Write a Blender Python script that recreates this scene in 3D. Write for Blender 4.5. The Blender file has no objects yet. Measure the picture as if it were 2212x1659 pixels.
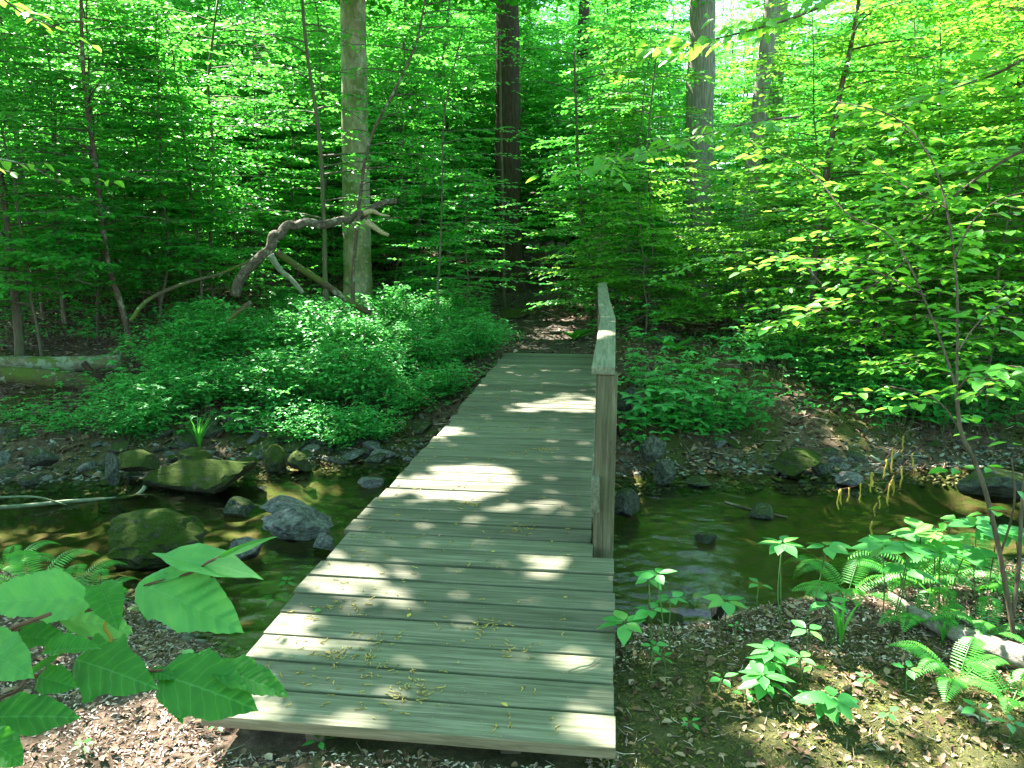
import bpy, bmesh, math, random
import numpy as np
from mathutils import Vector, noise as mnoise

R_ = math.radians
sc = bpy.context.scene
col = sc.collection

# ------------------------------------------------------------------ camera
FPX, CX, CY, HZ = 1700.0, 1106.0, 829.5, 502.0       # focal length and centre for a 2212 px wide frame
PITCH = math.atan((CY - HZ) / FPX)
YAW = math.atan(203.0 / (FPX * math.cos(PITCH) + 327.5 * math.sin(PITCH)))
CAM = np.array([0.0, 0.0, 1.6])
cd = bpy.data.cameras.new('camera'); cam = bpy.data.objects.new('camera', cd); col.objects.link(cam)
cam.location = CAM; cam.rotation_euler = (math.pi / 2 - PITCH, 0, YAW)
cd.sensor_width = 36; cd.lens = 36 * FPX / 2212; cd.clip_start = 0.05; cd.clip_end = 900
sc.camera = cam
FW = np.array([-math.sin(YAW) * math.cos(PITCH), math.cos(YAW) * math.cos(PITCH), -math.sin(PITCH)])
RT = np.array([math.cos(YAW), math.sin(YAW), 0.0])
UP = np.cross(RT, FW)

def ray(px, py):
    return FW + RT * (px - CX) / FPX + UP * (CY - py) / FPX
def gz(px, py, z=0.0):
    d = ray(px, py); return CAM + d * (z - CAM[2]) / d[2]
def gd(px, py, D):
    d = ray(px, py); h = math.hypot(d[0], d[1]); return CAM + d * D / h
def mpp(D):                                            # metres per photo pixel at distance D
    return D / FPX

# ------------------------------------------------------------------ light
SUN_AZ, SUN_EL = R_(-48), R_(54)                       # azimuth from +Y (negative: to the left), elevation
SD = np.array([math.sin(SUN_AZ) * math.cos(SUN_EL), math.cos(SUN_AZ) * math.cos(SUN_EL), math.sin(SUN_EL)])
ld = bpy.data.lights.new('sun', 'SUN'); ld.energy = 5.0; ld.angle = R_(0.55); ld.color = (1.0, 0.94, 0.89)
sun = bpy.data.objects.new('sun', ld); col.objects.link(sun)
sun.rotation_euler = Vector(SD).to_track_quat('Z', 'Y').to_euler()
sun.location = (-20, 20, 30)
w = bpy.data.worlds.new('World'); sc.world = w; w.use_nodes = True
nt = w.node_tree; bg = nt.nodes['Background']
sky = nt.nodes.new('ShaderNodeTexSky'); sky.sky_type = 'NISHITA'; sky.sun_disc = False
sky.sun_elevation = SUN_EL; sky.sun_rotation = SUN_AZ
nt.links.new(sky.outputs[0], bg.inputs[0]); bg.inputs[1].default_value = 0.10
vs = sc.view_settings
vs.view_transform = 'Standard'; vs.look = 'None'; vs.gamma = 1; vs.exposure = 3.38
cy = sc.cycles
cy.use_denoising = True; cy.max_bounces = 7; cy.diffuse_bounces = 5; cy.glossy_bounces = 2
cy.transmission_bounces = 4; cy.transparent_max_bounces = 8; cy.caustics_reflective = False; cy.caustics_refractive = False
cy.sample_clamp_indirect = 6
cy.denoising_prefilter = 'ACCURATE'

# ------------------------------------------------------------------ helpers
rng = np.random.default_rng(7)

def tag(o, label=None, cat=None, group=None, kind=None):
    if label: o['label'] = label
    if cat: o['category'] = cat
    if group: o['group'] = group
    if kind: o['kind'] = kind
    return o
def empty(name, loc=(0, 0, 0), rz=0.0):
    o = bpy.data.objects.new(name, None); col.objects.link(o)
    o.location = tuple(float(v) for v in loc); o.rotation_euler = (0, 0, rz); o.empty_display_size = 0.2
    return o

class MB:
    """collects vertex and face arrays and links them as ONE mesh object"""
    def __init__(s): s.v = []; s.f = {}; s.n = 0; s.uv = {}
    def add(s, V, F, UV=None):
        V = np.asarray(V, float).reshape(-1, 3)
        if not isinstance(F, list): F = [F]
        for f in F:
            f = np.asarray(f, int)
            k = f.shape[1]
            s.f.setdefault(k, []).append(f + s.n)
            s.uv.setdefault(k, []).append(UV[f] if UV is not None else np.zeros(f.shape + (2,)))
        s.v.append(V); s.n += len(V)
    def mesh(s, name, mats, smooth=False):
        V = np.concatenate(s.v)
        me = bpy.data.meshes.new(name)
        ks = sorted(s.f)
        Fs = [np.concatenate(s.f[k]) for k in ks]
        loops = np.concatenate([f.ravel() for f in Fs])
        tot = np.concatenate([np.full(len(f), f.shape[1]) for f in Fs])
        start = np.concatenate([[0], np.cumsum(tot)[:-1]])
        me.vertices.add(len(V)); me.loops.add(len(loops)); me.polygons.add(len(tot))
        me.vertices.foreach_set('co', V.ravel().astype(np.float32))
        me.loops.foreach_set('vertex_index', loops.astype(np.int32))
        me.polygons.foreach_set('loop_start', start.astype(np.int32))
        uvs = np.concatenate([np.concatenate(s.uv[k]).reshape(-1, 2) for k in ks])
        if uvs.any():
            ul = me.uv_layers.new(name='UVMap'); ul.data.foreach_set('uv', uvs.ravel().astype(np.float32))
        me.update(calc_edges=True); me.validate()
        for m in (mats if isinstance(mats, (list, tuple)) else [mats]): me.materials.append(m)
        if smooth: me.shade_smooth()
        return me
    def build(s, name, mats, parent=None, smooth=False, origin=None):
        if origin is not None:
            V = np.concatenate(s.v) - np.asarray(origin); s.v = [V]
        me = s.mesh(name, mats, smooth)
        o = bpy.data.objects.new(name, me); col.objects.link(o)
        if origin is not None: o.location = tuple(float(q) for q in origin)
        if parent is not None: o.parent = parent
        return o

def unit(a):
    a = np.asarray(a, float); return a / np.maximum(np.linalg.norm(a, axis=-1, keepdims=True), 1e-9)

def box(mb, c, s, bev=0.0, rot=0.0, jit=0.0):
    """bevelled box, centre c, full size s, turned by rot about z"""
    bm = bmesh.new(); bmesh.ops.create_cube(bm, size=1)
    for v in bm.verts: v.co = Vector((v.co.x * s[0], v.co.y * s[1], v.co.z * s[2]))
    if bev: bmesh.ops.bevel(bm, geom=bm.edges[:], offset=bev, segments=2, affect='EDGES', profile=0.6)
    bmesh.ops.triangulate(bm, faces=[f for f in bm.faces if len(f.verts) > 4])
    V = np.array([v.co[:] for v in bm.verts])
    bm.verts.index_update()
    q = [[v.index for v in f.verts] for f in bm.faces if len(f.verts) == 4]
    t = [[v.index for v in f.verts] for f in bm.faces if len(f.verts) == 3]
    bm.free()
    cr, sr = math.cos(rot), math.sin(rot)
    V = np.c_[V[:, 0] * cr - V[:, 1] * sr, V[:, 0] * sr + V[:, 1] * cr, V[:, 2]] + np.asarray(c)
    mb.add(V, [np.array(a) for a in (q, t) if a])

def tube(mb, P, rad, sides=8, rough=0.0, seed=0, capr=True, rfreq=6.0):
    P = np.asarray(P, float); n = len(P)
    rad = np.full(n, rad) if np.isscalar(rad) else np.asarray(rad, float)
    T = unit(np.gradient(P, axis=0))
    ref = np.array([0, 0, 1.0]) if abs(T[0][2]) < 0.9 else np.array([1.0, 0, 0])
    A = []; a = unit(np.cross(T[0], ref))
    for t in T:
        a = unit(a - t * np.dot(a, t)); A.append(a)
    A = np.array(A); B = np.cross(T, A)
    th = np.linspace(0, 2 * np.pi, sides, endpoint=False)
    rr = np.repeat(rad[:, None], sides, 1)
    if rough:
        for i in range(n):
            for j in range(sides):
                q = P[i] * rfreq * 0.35
                rr[i, j] *= 1 + rough * (mnoise.noise((math.cos(th[j]) * rfreq * .33 + seed, math.sin(th[j]) * rfreq * .33, q[2] + q[0])) * 1.1
                                         + 0.5 * mnoise.noise((math.cos(th[j]) * rfreq + seed, math.sin(th[j]) * rfreq, (q[2] + q[1]) * 2)))
    V = P[:, None, :] + rr[:, :, None] * (np.cos(th)[None, :, None] * A[:, None, :] + np.sin(th)[None, :, None] * B[:, None, :])
    V = V.reshape(-1, 3)
    i = np.arange(n - 1)[:, None] * sides; j = np.arange(sides)[None, :]; j2 = (j + 1) % sides
    F = np.stack([i + j, i + j2, i + sides + j2, i + sides + j], -1).reshape(-1, 4)
    V = np.vstack([V, P[0], P[-1]])
    c0 = n * sides; jj = np.arange(sides)
    t0 = np.c_[np.full(sides, c0), (jj + 1) % sides, jj]
    t1 = np.c_[np.full(sides, c0 + 1), (n - 1) * sides + jj, (n - 1) * sides + (jj + 1) % sides]
    mb.add(V, [F, np.vstack([t0, t1])])

def curve(pts, n):
    """Catmull-Rom through points, n samples"""
    p = np.asarray(pts, float)
    p = np.vstack([2 * p[0] - p[1], p, 2 * p[-1] - p[-2]])
    out = []
    m = len(p) - 3
    for t in np.linspace(0, m - 1e-6, n):
        i = int(t); f = t - i
        a, b, c, d = p[i:i + 4]
        out.append(0.5 * ((2 * b) + (-a + c) * f + (2 * a - 5 * b + 4 * c - d) * f ** 2 + (-a + 3 * b - 3 * c + d) * f ** 3))
    return np.array(out)

def prisms(mb, P0, P1, r0, r1, sides=3):
    """many separate thin twigs at once"""
    n = len(P0)
    if n == 0: return
    P0, P1 = np.asarray(P0), np.asarray(P1)
    T = unit(P1 - P0); ref = np.where(np.abs(T[:, 2:3]) < 0.9, np.array([[0, 0, 1.0]]), np.array([[1.0, 0, 0]]))
    A = unit(np.cross(T, ref)); B = np.cross(T, A)
    th = np.linspace(0, 2 * np.pi, sides, endpoint=False)
    ring = np.cos(th)[None, :, None] * A[:, None, :] + np.sin(th)[None, :, None] * B[:, None, :]
    r0 = np.broadcast_to(r0, (n,)); r1 = np.broadcast_to(r1, (n,))
    V = np.concatenate([P0[:, None] + ring * r0[:, None, None], P1[:, None] + ring * r1[:, None, None]], 1)
    j = np.arange(sides); f = np.stack([j, (j + 1) % sides, sides + (j + 1) % sides, sides + j], -1)
    F = (np.arange(n)[:, None, None] * 2 * sides + f[None]).reshape(-1, 4)
    mb.add(V.reshape(-1, 3), F)

LT = np.array([(0, 0, 0), (.32, .5, 1), (.74, .34, .8), (1, 0, 0), (.74, -.34, .8), (.32, -.5, 1)], float)
LF = np.array([[0, 5, 4, 3], [0, 3, 2, 1]])
def leaves(mb, P, D, N, L, W, fold=0.12, droop=0.15):
    """six-point pointed leaves folded at the midrib"""
    n = len(P)
    if n == 0: return
    P = np.asarray(P, float); D = unit(D); N = np.asarray(N, float)
    N = unit(N - D * np.sum(N * D, 1, keepdims=True)); S = np.cross(N, D)
    L = np.broadcast_to(L, (n,))[:, None, None]; W = np.broadcast_to(W, (n,))[:, None, None]
    u, v, q = LT[:, 0][None, :, None], LT[:, 1][None, :, None], LT[:, 2][None, :, None]
    V = P[:, None] + D[:, None] * u * L + S[:, None] * v * W + N[:, None] * (q * fold * W - u * u * droop * L)
    F = (np.arange(n)[:, None, None] * 6 + LF[None]).reshape(-1, 4)
    mb.add(V.reshape(-1, 3), F)

def fan_leaf(outline, cup=0.1, droop=0.2, rings=5, wave=0.0, seed=0, teeth=0):
    """a detailed leaf: outline as (u, half width) pairs along the midrib; returns V (length 1), F, UV"""
    o = np.array(outline, float)
    if teeth:
        us = np.linspace(0, 1, 64); hw = np.interp(us, o[:, 0], o[:, 1]); k_ = np.ones(5) / 5; hw[3:-3] = np.convolve(hw, k_, 'same')[3:-3]; hw[3:-3] = np.convolve(hw, k_, 'same')[3:-3]; ph = (us * teeth) % 1
        o = np.c_[us - 0.012 * ph, hw * (1 + .07 * (ph - .6) + .03 * np.sin(us * 23 + seed) )]
    m = len(o)
    V = []; UV = []
    for i, (u, hw) in enumerate(o):
        for k in range(-rings, rings + 1):
            t = k / rings
            v = hw * t
            z = cup * abs(v) * 1.2 - droop * u * u + wave * math.sin(u * 17 + seed + (2 if k > 0 else 0)) * abs(t) * hw
            z += 0.012 * math.cos((u - abs(v) * .8) * 48)
            V.append((u - 0.12 * (abs(t) ** 2) * 0, v, z)); UV.append((u, v + 0.5))
    c = 2 * rings + 1
    i = np.arange(m - 1)[:, None] * c; j = np.arange(c - 1)[None, :]
    F = np.stack([i + j, i + c + j, i + c + j + 1, i + j + 1], -1).reshape(-1, 4)
    return np.array(V), F[:, ::-1], np.array(UV)

def put(mb, V, F, P, D, N, s, UV=None):
    D = unit(np.asarray(D, float)); N = np.asarray(N, float); N = unit(N - D * np.dot(N, D)); S = np.cross(N, D)
    W = np.asarray(P) + s * (V[:, 0:1] * D + V[:, 1:2] * S + V[:, 2:3] * N)
    mb.add(W, F, UV)

def copy_tree(o, parent=None):
    c = o.copy(); col.objects.link(c)
    if parent is not None: c.parent = parent
    for ch in list(o.children): copy_tree(ch, c)
    return c

# ------------------------------------------------------------------ materials
def mat(name):
    m = bpy.data.materials.new(name); m.use_nodes = True
    n = m.node_tree.nodes; l = m.node_tree.links
    return m, n, l, n['Principled BSDF'], n['Material Output']
def ramp(n, stops, interp='LINEAR'):
    r = n.new('ShaderNodeValToRGB'); e = r.color_ramp.elements; r.color_ramp.interpolation = interp
    while len(e) < len(stops): e.new(0.5)
    for k, (p, c) in zip(e, stops):
        k.position = p; k.color = (*c, 1) if len(c) == 3 else c
    return r
def noise_n(n, l, scale, detail=6, rough=0.6, vec=None, dist=0.0):
    t = n.new('ShaderNodeTexNoise'); t.inputs['Scale'].default_value = scale; t.inputs['Detail'].default_value = detail
    t.inputs['Roughness'].default_value = rough; t.inputs['Distortion'].default_value = dist
    if vec is not None: l.new(vec, t.inputs['Vector'])
    return t
def mapping(n, l, scale, src='Object'):
    c = n.new('ShaderNodeTexCoord'); m = n.new('ShaderNodeMapping'); m.inputs['Scale'].default_value = scale
    l.new(c.outputs[src], m.inputs['Vector']); return m.outputs[0]
def mixc(n, l, fac, a, b, blend='MIX'):
    m = n.new('ShaderNodeMix'); m.data_type = 'RGBA'; m.blend_type = blend
    for s, v in ((m.inputs[0], fac), (m.inputs[6], a), (m.inputs[7], b)):
        if hasattr(v, 'links'): l.new(v, s)
        elif isinstance(v, tuple): s.default_value = (*v, 1)
        else: s.default_value = v
    return m.outputs[2]
def bump(n, l, h, p, strength=0.5, dist=0.01):
    b = n.new('ShaderNodeBump'); b.inputs['Strength'].default_value = strength; b.inputs['Distance'].default_value = dist
    l.new(h, b.inputs['Height']); l.new(b.outputs[0], p.inputs['Normal']); return b

def leaf_mat(name, dark, light, trans, tfac=0.45, rough=0.42, spec=0.5, veins=False):
    m, n, l, p, out = mat(name)
    g = n.new('ShaderNodeNewGeometry'); oi = n.new('ShaderNodeObjectInfo')
    r = ramp(n, [(0.0, dark), (0.78, light), (0.97, (min(light[0] * 1.9, .5), light[1] * 1.08, light[2] * .8))])
    ad = n.new('ShaderNodeMath'); ad.operation = 'MULTIPLY_ADD'; ad.inputs[1].default_value = 0.7; 
    ml = n.new('ShaderNodeMath'); ml.operation = 'MULTIPLY'; ml.inputs[1].default_value = 0.3
    l.new(oi.outputs['Random'], ml.inputs[0]); l.new(g.outputs['Random Per Island'], ad.inputs[0]); l.new(ml.outputs[0], ad.inputs[2])
    l.new(ad.outputs[0], r.inputs[0])
    c = r.outputs[0]
    if veins:
        uv = n.new('ShaderNodeUVMap'); sx = n.new('ShaderNodeSeparateXYZ'); l.new(uv.outputs[0], sx.inputs[0])
        def M(op, a, b=None, c_=None):
            q = n.new('ShaderNodeMath'); q.operation = op
            for i, v in enumerate((a, b, c_)):
                if v is None: continue
                if hasattr(v, 'links'): l.new(v, q.inputs[i])
                else: q.inputs[i].default_value = v
            return q.outputs[0]
        av = M('ABSOLUTE', M('SUBTRACT', sx.outputs[1], 0.5))
        mid = M('LESS_THAN', av, 0.008)
        wob = noise_n(n, l, 7, 2, 0.5, uv.outputs[0])
        ph = M('ADD', M('SUBTRACT', sx.outputs[0], M('MULTIPLY', av, 0.75)), M('MULTIPLY', wob.outputs[0], 0.06))
        fr = M('FRACT', M('MULTIPLY', ph, 7.5))
        side = M('MULTIPLY', M('LESS_THAN', M('ABSOLUTE', M('SUBTRACT', fr, 0.5)), 0.035), 0.8)
        fine = noise_n(n, l, 70, 4, 0.6, uv.outputs[0])
        vv = M('MAXIMUM', mid, side)
        c = mixc(n, l, M('MULTIPLY', fine.outputs[0], 0.45), c, tuple(x * 0.45 for x in dark))
        blot = noise_n(n, l, 5, 3, 0.6, uv.outputs[0]); rbl = ramp(n, [(.45, (0, 0, 0)), (.7, (.5,) * 3)]); l.new(blot.outputs[0], rbl.inputs[0]); c = mixc(n, l, rbl.outputs[0], c, (light[0] * 2, light[1] * 1.2, light[2]))
        c = mixc(n, l, M('MULTIPLY', vv, 0.34), c, (0.16, 0.42, 0.14))
        bump(n, l, M('SUBTRACT', fine.outputs[0], M('MULTIPLY', vv, 0.8)), p, 0.5, 0.004)
    l.new(c, p.inputs['Base Color']); p.inputs['Roughness'].default_value = rough
    p.inputs['Specular IOR Level'].default_value = spec
    t = n.new('ShaderNodeBsdfTranslucent')
    tc = mixc(n, l, 0.75, c, trans); l.new(tc, t.inputs[0])
    mx = n.new('ShaderNodeMixShader'); mx.inputs[0].default_value = tfac
    l.new(p.outputs[0], mx.inputs[1]); l.new(t.outputs[0], mx.inputs[2]); l.new(mx.outputs[0], out.inputs[0])
    return m

M_under = leaf_mat('understory_leaf', (0.010, 0.15, 0.020), (0.045, 0.34, 0.050), (0.16, 0.70, 0.06), 0.52, 0.38, 0.6)
M_sap = leaf_mat('sapling_leaf', (0.025, 0.19, 0.012), (0.095, 0.36, 0.030), (0.30, 0.72, 0.05), 0.5)
M_shrub = leaf_mat('shrub_leaf', (0.022, 0.22, 0.035), (0.075, 0.40, 0.085), (0.16, 0.62, 0.10), 0.45)
M_canopy = leaf_mat('canopy_leaf', (0.012, 0.11, 0.010), (0.045, 0.25, 0.022), (0.12, 0.50, 0.03), 0.5)
M_plant = leaf_mat('bank_plant_leaf', (0.022, 0.17, 0.024), (0.07, 0.30, 0.06), (0.14, 0.50, 0.06), 0.35)
M_fern = leaf_mat('fern_frond', (0.030, 0.21, 0.016), (0.09, 0.36, 0.045), (0.14, 0.55, 0.05), 0.4)
M_big2 = leaf_mat('broad_leaf_lit', (0.04, 0.22, 0.045), (0.09, 0.36, 0.09), (0.22, 0.60, 0.08), 0.45, 0.55, 0.35, veins=True)  # lit copy of the broad leaf: sun on the upper leaves put into colour
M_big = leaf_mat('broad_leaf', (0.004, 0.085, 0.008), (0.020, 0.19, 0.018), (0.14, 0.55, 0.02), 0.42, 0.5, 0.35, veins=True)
M_yellow = leaf_mat('yellow_leaf', (0.45, 0.34, 0.04), (0.60, 0.45, 0.08), (0.6, 0.45, 0.05), 0.3)
M_catkin = leaf_mat('catkin', (0.16, 0.13, 0.015), (0.36, 0.28, 0.05), (0.3, 0.3, 0.05), 0.15, 0.7, 0.2)

def bark_mat(name, c1, c2, c3, sc_=(14, 14, 2.2), moss=0.0, mossc=(0.05, 0.11, 0.01), bs=0.7, bd=0.02, lichen=0.0):
    m, n, l, p, out = mat(name)
    v = mapping(n, l, sc_)
    a = noise_n(n, l, 1.6, 8, 0.65, v, 0.3); r = ramp(n, [(0.3, c1), (0.55, c2), (0.75, c3)])
    l.new(a.outputs[0], r.inputs[0]); c = r.outputs[0]
    v2 = mapping(n, l, (1, 1, 1))
    if moss:
        b = noise_n(n, l, 2.3, 5, 0.65, v2); rb = ramp(n, [(0.62 - moss * 0.4, (0, 0, 0)), (0.74 - moss * 0.35, (1, 1, 1))]); l.new(b.outputs[0], rb.inputs[0])
        c = mixc(n, l, rb.outputs[0], c, mossc)
    if lichen:
        b = noise_n(n, l, 9, 5, 0.7, v2); rb = ramp(n, [(0.66 - lichen * .3, (0, 0, 0)), (0.70 - lichen * .3, (1, 1, 1))]); l.new(b.outputs[0], rb.inputs[0])
        c = mixc(n, l, rb.outputs[0], c, (0.20, 0.23, 0.16))
    l.new(c, p.inputs['Base Color']); p.inputs['Roughness'].default_value = 0.85
    p.inputs['Specular IOR Level'].default_value = 0.25
    bump(n, l, a.outputs[0], p, bs, bd)
    return m
M_bark_smooth = bark_mat('smooth_mossy_bark', (0.10, 0.10, 0.05), (0.24, 0.235, 0.13), (0.42, 0.40, 0.28), (6, 6, 2.2), moss=0.42, mossc=(0.09, 0.13, 0.03), bs=0.6, lichen=.35)
M_bark_dark = bark_mat('dark_furrowed_bark', (0.022, 0.015, 0.010), (0.06, 0.04, 0.026), (0.11, 0.08, 0.055), (22, 22, 2.4), bs=1.0, bd=0.04)
M_bark_grey = bark_mat('grey_ridged_bark', (0.09, 0.078, 0.058), (0.22, 0.20, 0.15), (0.36, 0.34, 0.27), (24, 24, 2.2), bs=0.9, bd=0.03)
M_bark_thin = bark_mat('thin_stem_bark', (0.05, 0.045, 0.03), (0.10, 0.095, 0.06), (0.17, 0.16, 0.11), (30, 30, 4), moss=0.3, bs=0.4, bd=0.006)
M_bark_blotch = bark_mat('blotched_stem_bark', (0.05, 0.035, 0.025), (0.10, 0.075, 0.05), (0.20, 0.16, 0.12), (26, 26, 6), lichen=0.35, bs=0.5, bd=0.01)
M_log = bark_mat('mossy_log_bark', (0.035, 0.026, 0.015), (0.08, 0.062, 0.036), (0.16, 0.135, 0.085), (5, 18, 18), moss=0.4, mossc=(0.07, 0.10, 0.015), lichen=0.25)
M_logg = bark_mat('pale_weathered_log', (0.08, 0.065, 0.045), (0.21, 0.185, 0.15), (0.42, 0.40, 0.34), (6, 16, 16), moss=0.12, bs=0.8)
M_pale = bark_mat('lichen_covered_branch', (0.08, 0.10, 0.06), (0.17, 0.20, 0.13), (0.30, 0.33, 0.24), (12, 12, 12), bs=0.5)
M_snap = bark_mat('snapped_bare_wood', (0.18, 0.14, 0.07), (0.30, 0.25, 0.14), (0.42, 0.38, 0.25), (10, 30, 30), bs=0.5)
M_twig = bark_mat('red_brown_twig', (0.05, 0.025, 0.015), (0.10, 0.05, 0.03), (0.16, 0.10, 0.06), (20, 20, 20), bs=0.2)

def wood_mat(name, stretch, c1, c2, c3, green=0.35, bs=0.35):
    m, n, l, p, out = mat(name)
    v = mapping(n, l, stretch)
    oi = n.new('ShaderNodeObjectInfo')
    cb = n.new('ShaderNodeVectorMath'); cb.operation = 'ADD'
    cx = n.new('ShaderNodeCombineXYZ'); mm = n.new('ShaderNodeMath'); mm.operation = 'MULTIPLY'; mm.inputs[1].default_value = 57
    l.new(oi.outputs['Random'], mm.inputs[0]); l.new(mm.outputs[0], cx.inputs[0]); l.new(mm.outputs[0], cx.inputs[1])
    l.new(v, cb.inputs[0]); l.new(cx.outputs[0], cb.inputs[1])
    a = noise_n(n, l, 1.0, 9, 0.7, cb.outputs[0], 0.6)
    r = ramp(n, [(0.36, c1), (0.52, c2), (0.68, c3)]); l.new(a.outputs[0], r.inputs[0])
    v2 = mapping(n, l, (1, 1, 1))
    ad = n.new('ShaderNodeVectorMath'); ad.operation = 'ADD'; l.new(v2, ad.inputs[0]); l.new(cx.outputs[0], ad.inputs[1])
    b = noise_n(n, l, 4.5, 6, 0.7, ad.outputs[0]); rb = ramp(n, [(0.35, (0, 0, 0)), (0.7, (green,) * 3)]); l.new(b.outputs[0], rb.inputs[0])
    c = mixc(n, l, rb.outputs[0], r.outputs[0], (0.070, 0.100, 0.042))
    s = noise_n(n, l, 90, 3, 0.7, v2); rs = ramp(n, [(0.66, (0, 0, 0)), (0.74, (0.5,) * 3)]); l.new(s.outputs[0], rs.inputs[0])
    c = mixc(n, l, rs.outputs[0], c, (0.09, 0.08, 0.04))
    hv = n.new('ShaderNodeHueSaturation'); l.new(c, hv.inputs['Color'])
    vv = n.new('ShaderNodeMapRange'); l.new(oi.outputs['Random'], vv.inputs[0]); vv.inputs[3].default_value = 0.72; vv.inputs[4].default_value = 1.2
    l.new(vv.outputs[0], hv.inputs['Value'])
    l.new(hv.outputs[0], p.inputs['Base Color']); p.inputs['Roughness'].default_value = 0.8
    p.inputs['Specular IOR Level'].default_value = 0.3
    bump(n, l, a.outputs[0], p, bs, 0.004)
    return m
M_deck = wood_mat('weathered_plank', (2.2, 55, 55), (0.056, 0.055, 0.034), (0.118, 0.115, 0.074), (0.20, 0.195, 0.135))
M_post = wood_mat('weathered_post', (60, 60, 2.5), (0.035, 0.028, 0.015), (0.085, 0.070, 0.040), (0.16, 0.14, 0.09), green=0.45, bs=0.7)
M_rail = wood_mat('weathered_rail', (60, 3, 60), (0.065, 0.066, 0.040), (0.13, 0.13, 0.085), (0.21, 0.205, 0.145))
M_end = wood_mat('cut_board_edge', (3, 50, 50), (0.08, 0.06, 0.035), (0.15, 0.115, 0.07), (0.22, 0.18, 0.12), green=0.25)

def rock_mat(name, c1, c2, c3, moss=0.4):
    m, n, l, p, out = mat(name)
    v = mapping(n, l, (1, 1, 1)); oi = n.new('ShaderNodeObjectInfo')
    ad = n.new('ShaderNodeVectorMath'); ad.operation = 'ADD'
    sc2 = n.new('ShaderNodeMath'); sc2.operation = 'MULTIPLY'; sc2.inputs[1].default_value = 31; l.new(oi.outputs['Random'], sc2.inputs[0])
    l.new(v, ad.inputs[0]); l.new(sc2.outputs[0], ad.inputs[1])
    a = noise_n(n, l, 7, 12, 0.78, ad.outputs[0], .4); r = ramp(n, [(0.40, c1), (0.5, c2), (0.60, c3)]); l.new(a.outputs[0], r.inputs[0])
    g = n.new('ShaderNodeNewGeometry'); sx = n.new('ShaderNodeSeparateXYZ'); l.new(g.outputs['Normal'], sx.inputs[0])
    b = noise_n(n, l, 6, 6, 0.7, ad.outputs[0])
    mu = n.new('ShaderNodeMath'); mu.operation = 'MULTIPLY_ADD'; l.new(sx.outputs[2], mu.inputs[0]); mu.inputs[1].default_value = 0.28; l.new(b.outputs[0], mu.inputs[2])
    rb = ramp(n, [(0.92 - moss * 0.5, (0, 0, 0)), (1.0 - moss * 0.5, (0.9,) * 3)]); l.new(mu.outputs[0], rb.inputs[0])
    fine = noise_n(n, l, 34, 8, 0.8, ad.outputs[0]); mc = ramp(n, [(0.3, (0.014, 0.034, 0.003)), (0.7, (0.075, 0.115, 0.012))]); l.new(fine.outputs[0], mc.inputs[0])
    c = mixc(n, l, rb.outputs[0], r.outputs[0], mc.outputs[0])
    l.new(c, p.inputs['Base Color']); p.inputs['Roughness'].default_value = 0.9; p.inputs['Specular IOR Level'].default_value = 0.12
    ht = n.new('ShaderNodeMath'); ht.operation = 'ADD'; l.new(a.outputs[0], ht.inputs[0]); l.new(fine.outputs[0], ht.inputs[1])
    bump(n, l, ht.outputs[0], p, 0.9, 0.03)
    return m
M_rock = rock_mat('grey_stone', (0.035, 0.038, 0.030), (0.085, 0.092, 0.072), (0.17, 0.175, 0.145), 0.5)
M_rockm = rock_mat('mossy_stone', (0.03, 0.034, 0.018), (0.065, 0.07, 0.038), (0.12, 0.12, 0.075), 0.8)
M_rockp = rock_mat('pale_stone', (0.08, 0.078, 0.07), (0.18, 0.175, 0.165), (0.32, 0.31, 0.30), 0.2)
M_rockw = rock_mat('dark_wet_stone', (0.03, 0.032, 0.028), (0.07, 0.075, 0.06), (0.12, 0.13, 0.11), 0.45)

# ------------------------------------------------------------------ terrain
WZ = -0.65
def poly(pts):
    P = np.array([gz(x, y, WZ)[:2] for x, y in pts]); return P[np.argsort(P[:, 0])]
NEAR = poly([(0, 1205), (230, 1238), (400, 1330), (530, 1400), (800, 1390), (1330, 1345), (1500, 1335), (1570, 1310), (1700, 1290), (1900, 1265), (2212, 1190)])
FAR = poly([(0, 1062), (250, 1050), (330, 1045), (560, 1022), (700, 1012), (850, 1000), (1150, 1010), (1330, 1045), (1600, 1040), (1850, 1046), (2000, 1025), (2212, 1018)])
def ss(a, b, x): t = np.clip((x - a) / (b - a), 0, 1); return t * t * (3 - 2 * t)
def yn(x): return np.interp(x, NEAR[:, 0], NEAR[:, 1])
def yf(x): return np.interp(x, FAR[:, 0], FAR[:, 1])
def vnoise(x, y, f, seed=0.0):
    """cheap smooth value noise"""
    x = np.asarray(x, float) * f + seed * 17.3; y = np.asarray(y, float) * f + seed * 9.1
    xi = np.floor(x); yi = np.floor(y); fx = x - xi; fy = y - yi
    fx = fx * fx * (3 - 2 * fx); fy = fy * fy * (3 - 2 * fy)
    def h(a, b):
        s = np.sin(a * 127.1 + b * 311.7 + seed) * 43758.5453; return s - np.floor(s)
    return (h(xi, yi) * (1 - fx) + h(xi + 1, yi) * fx) * (1 - fy) + (h(xi, yi + 1) * (1 - fx) + h(xi + 1, yi + 1) * fx) * fy
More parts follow.
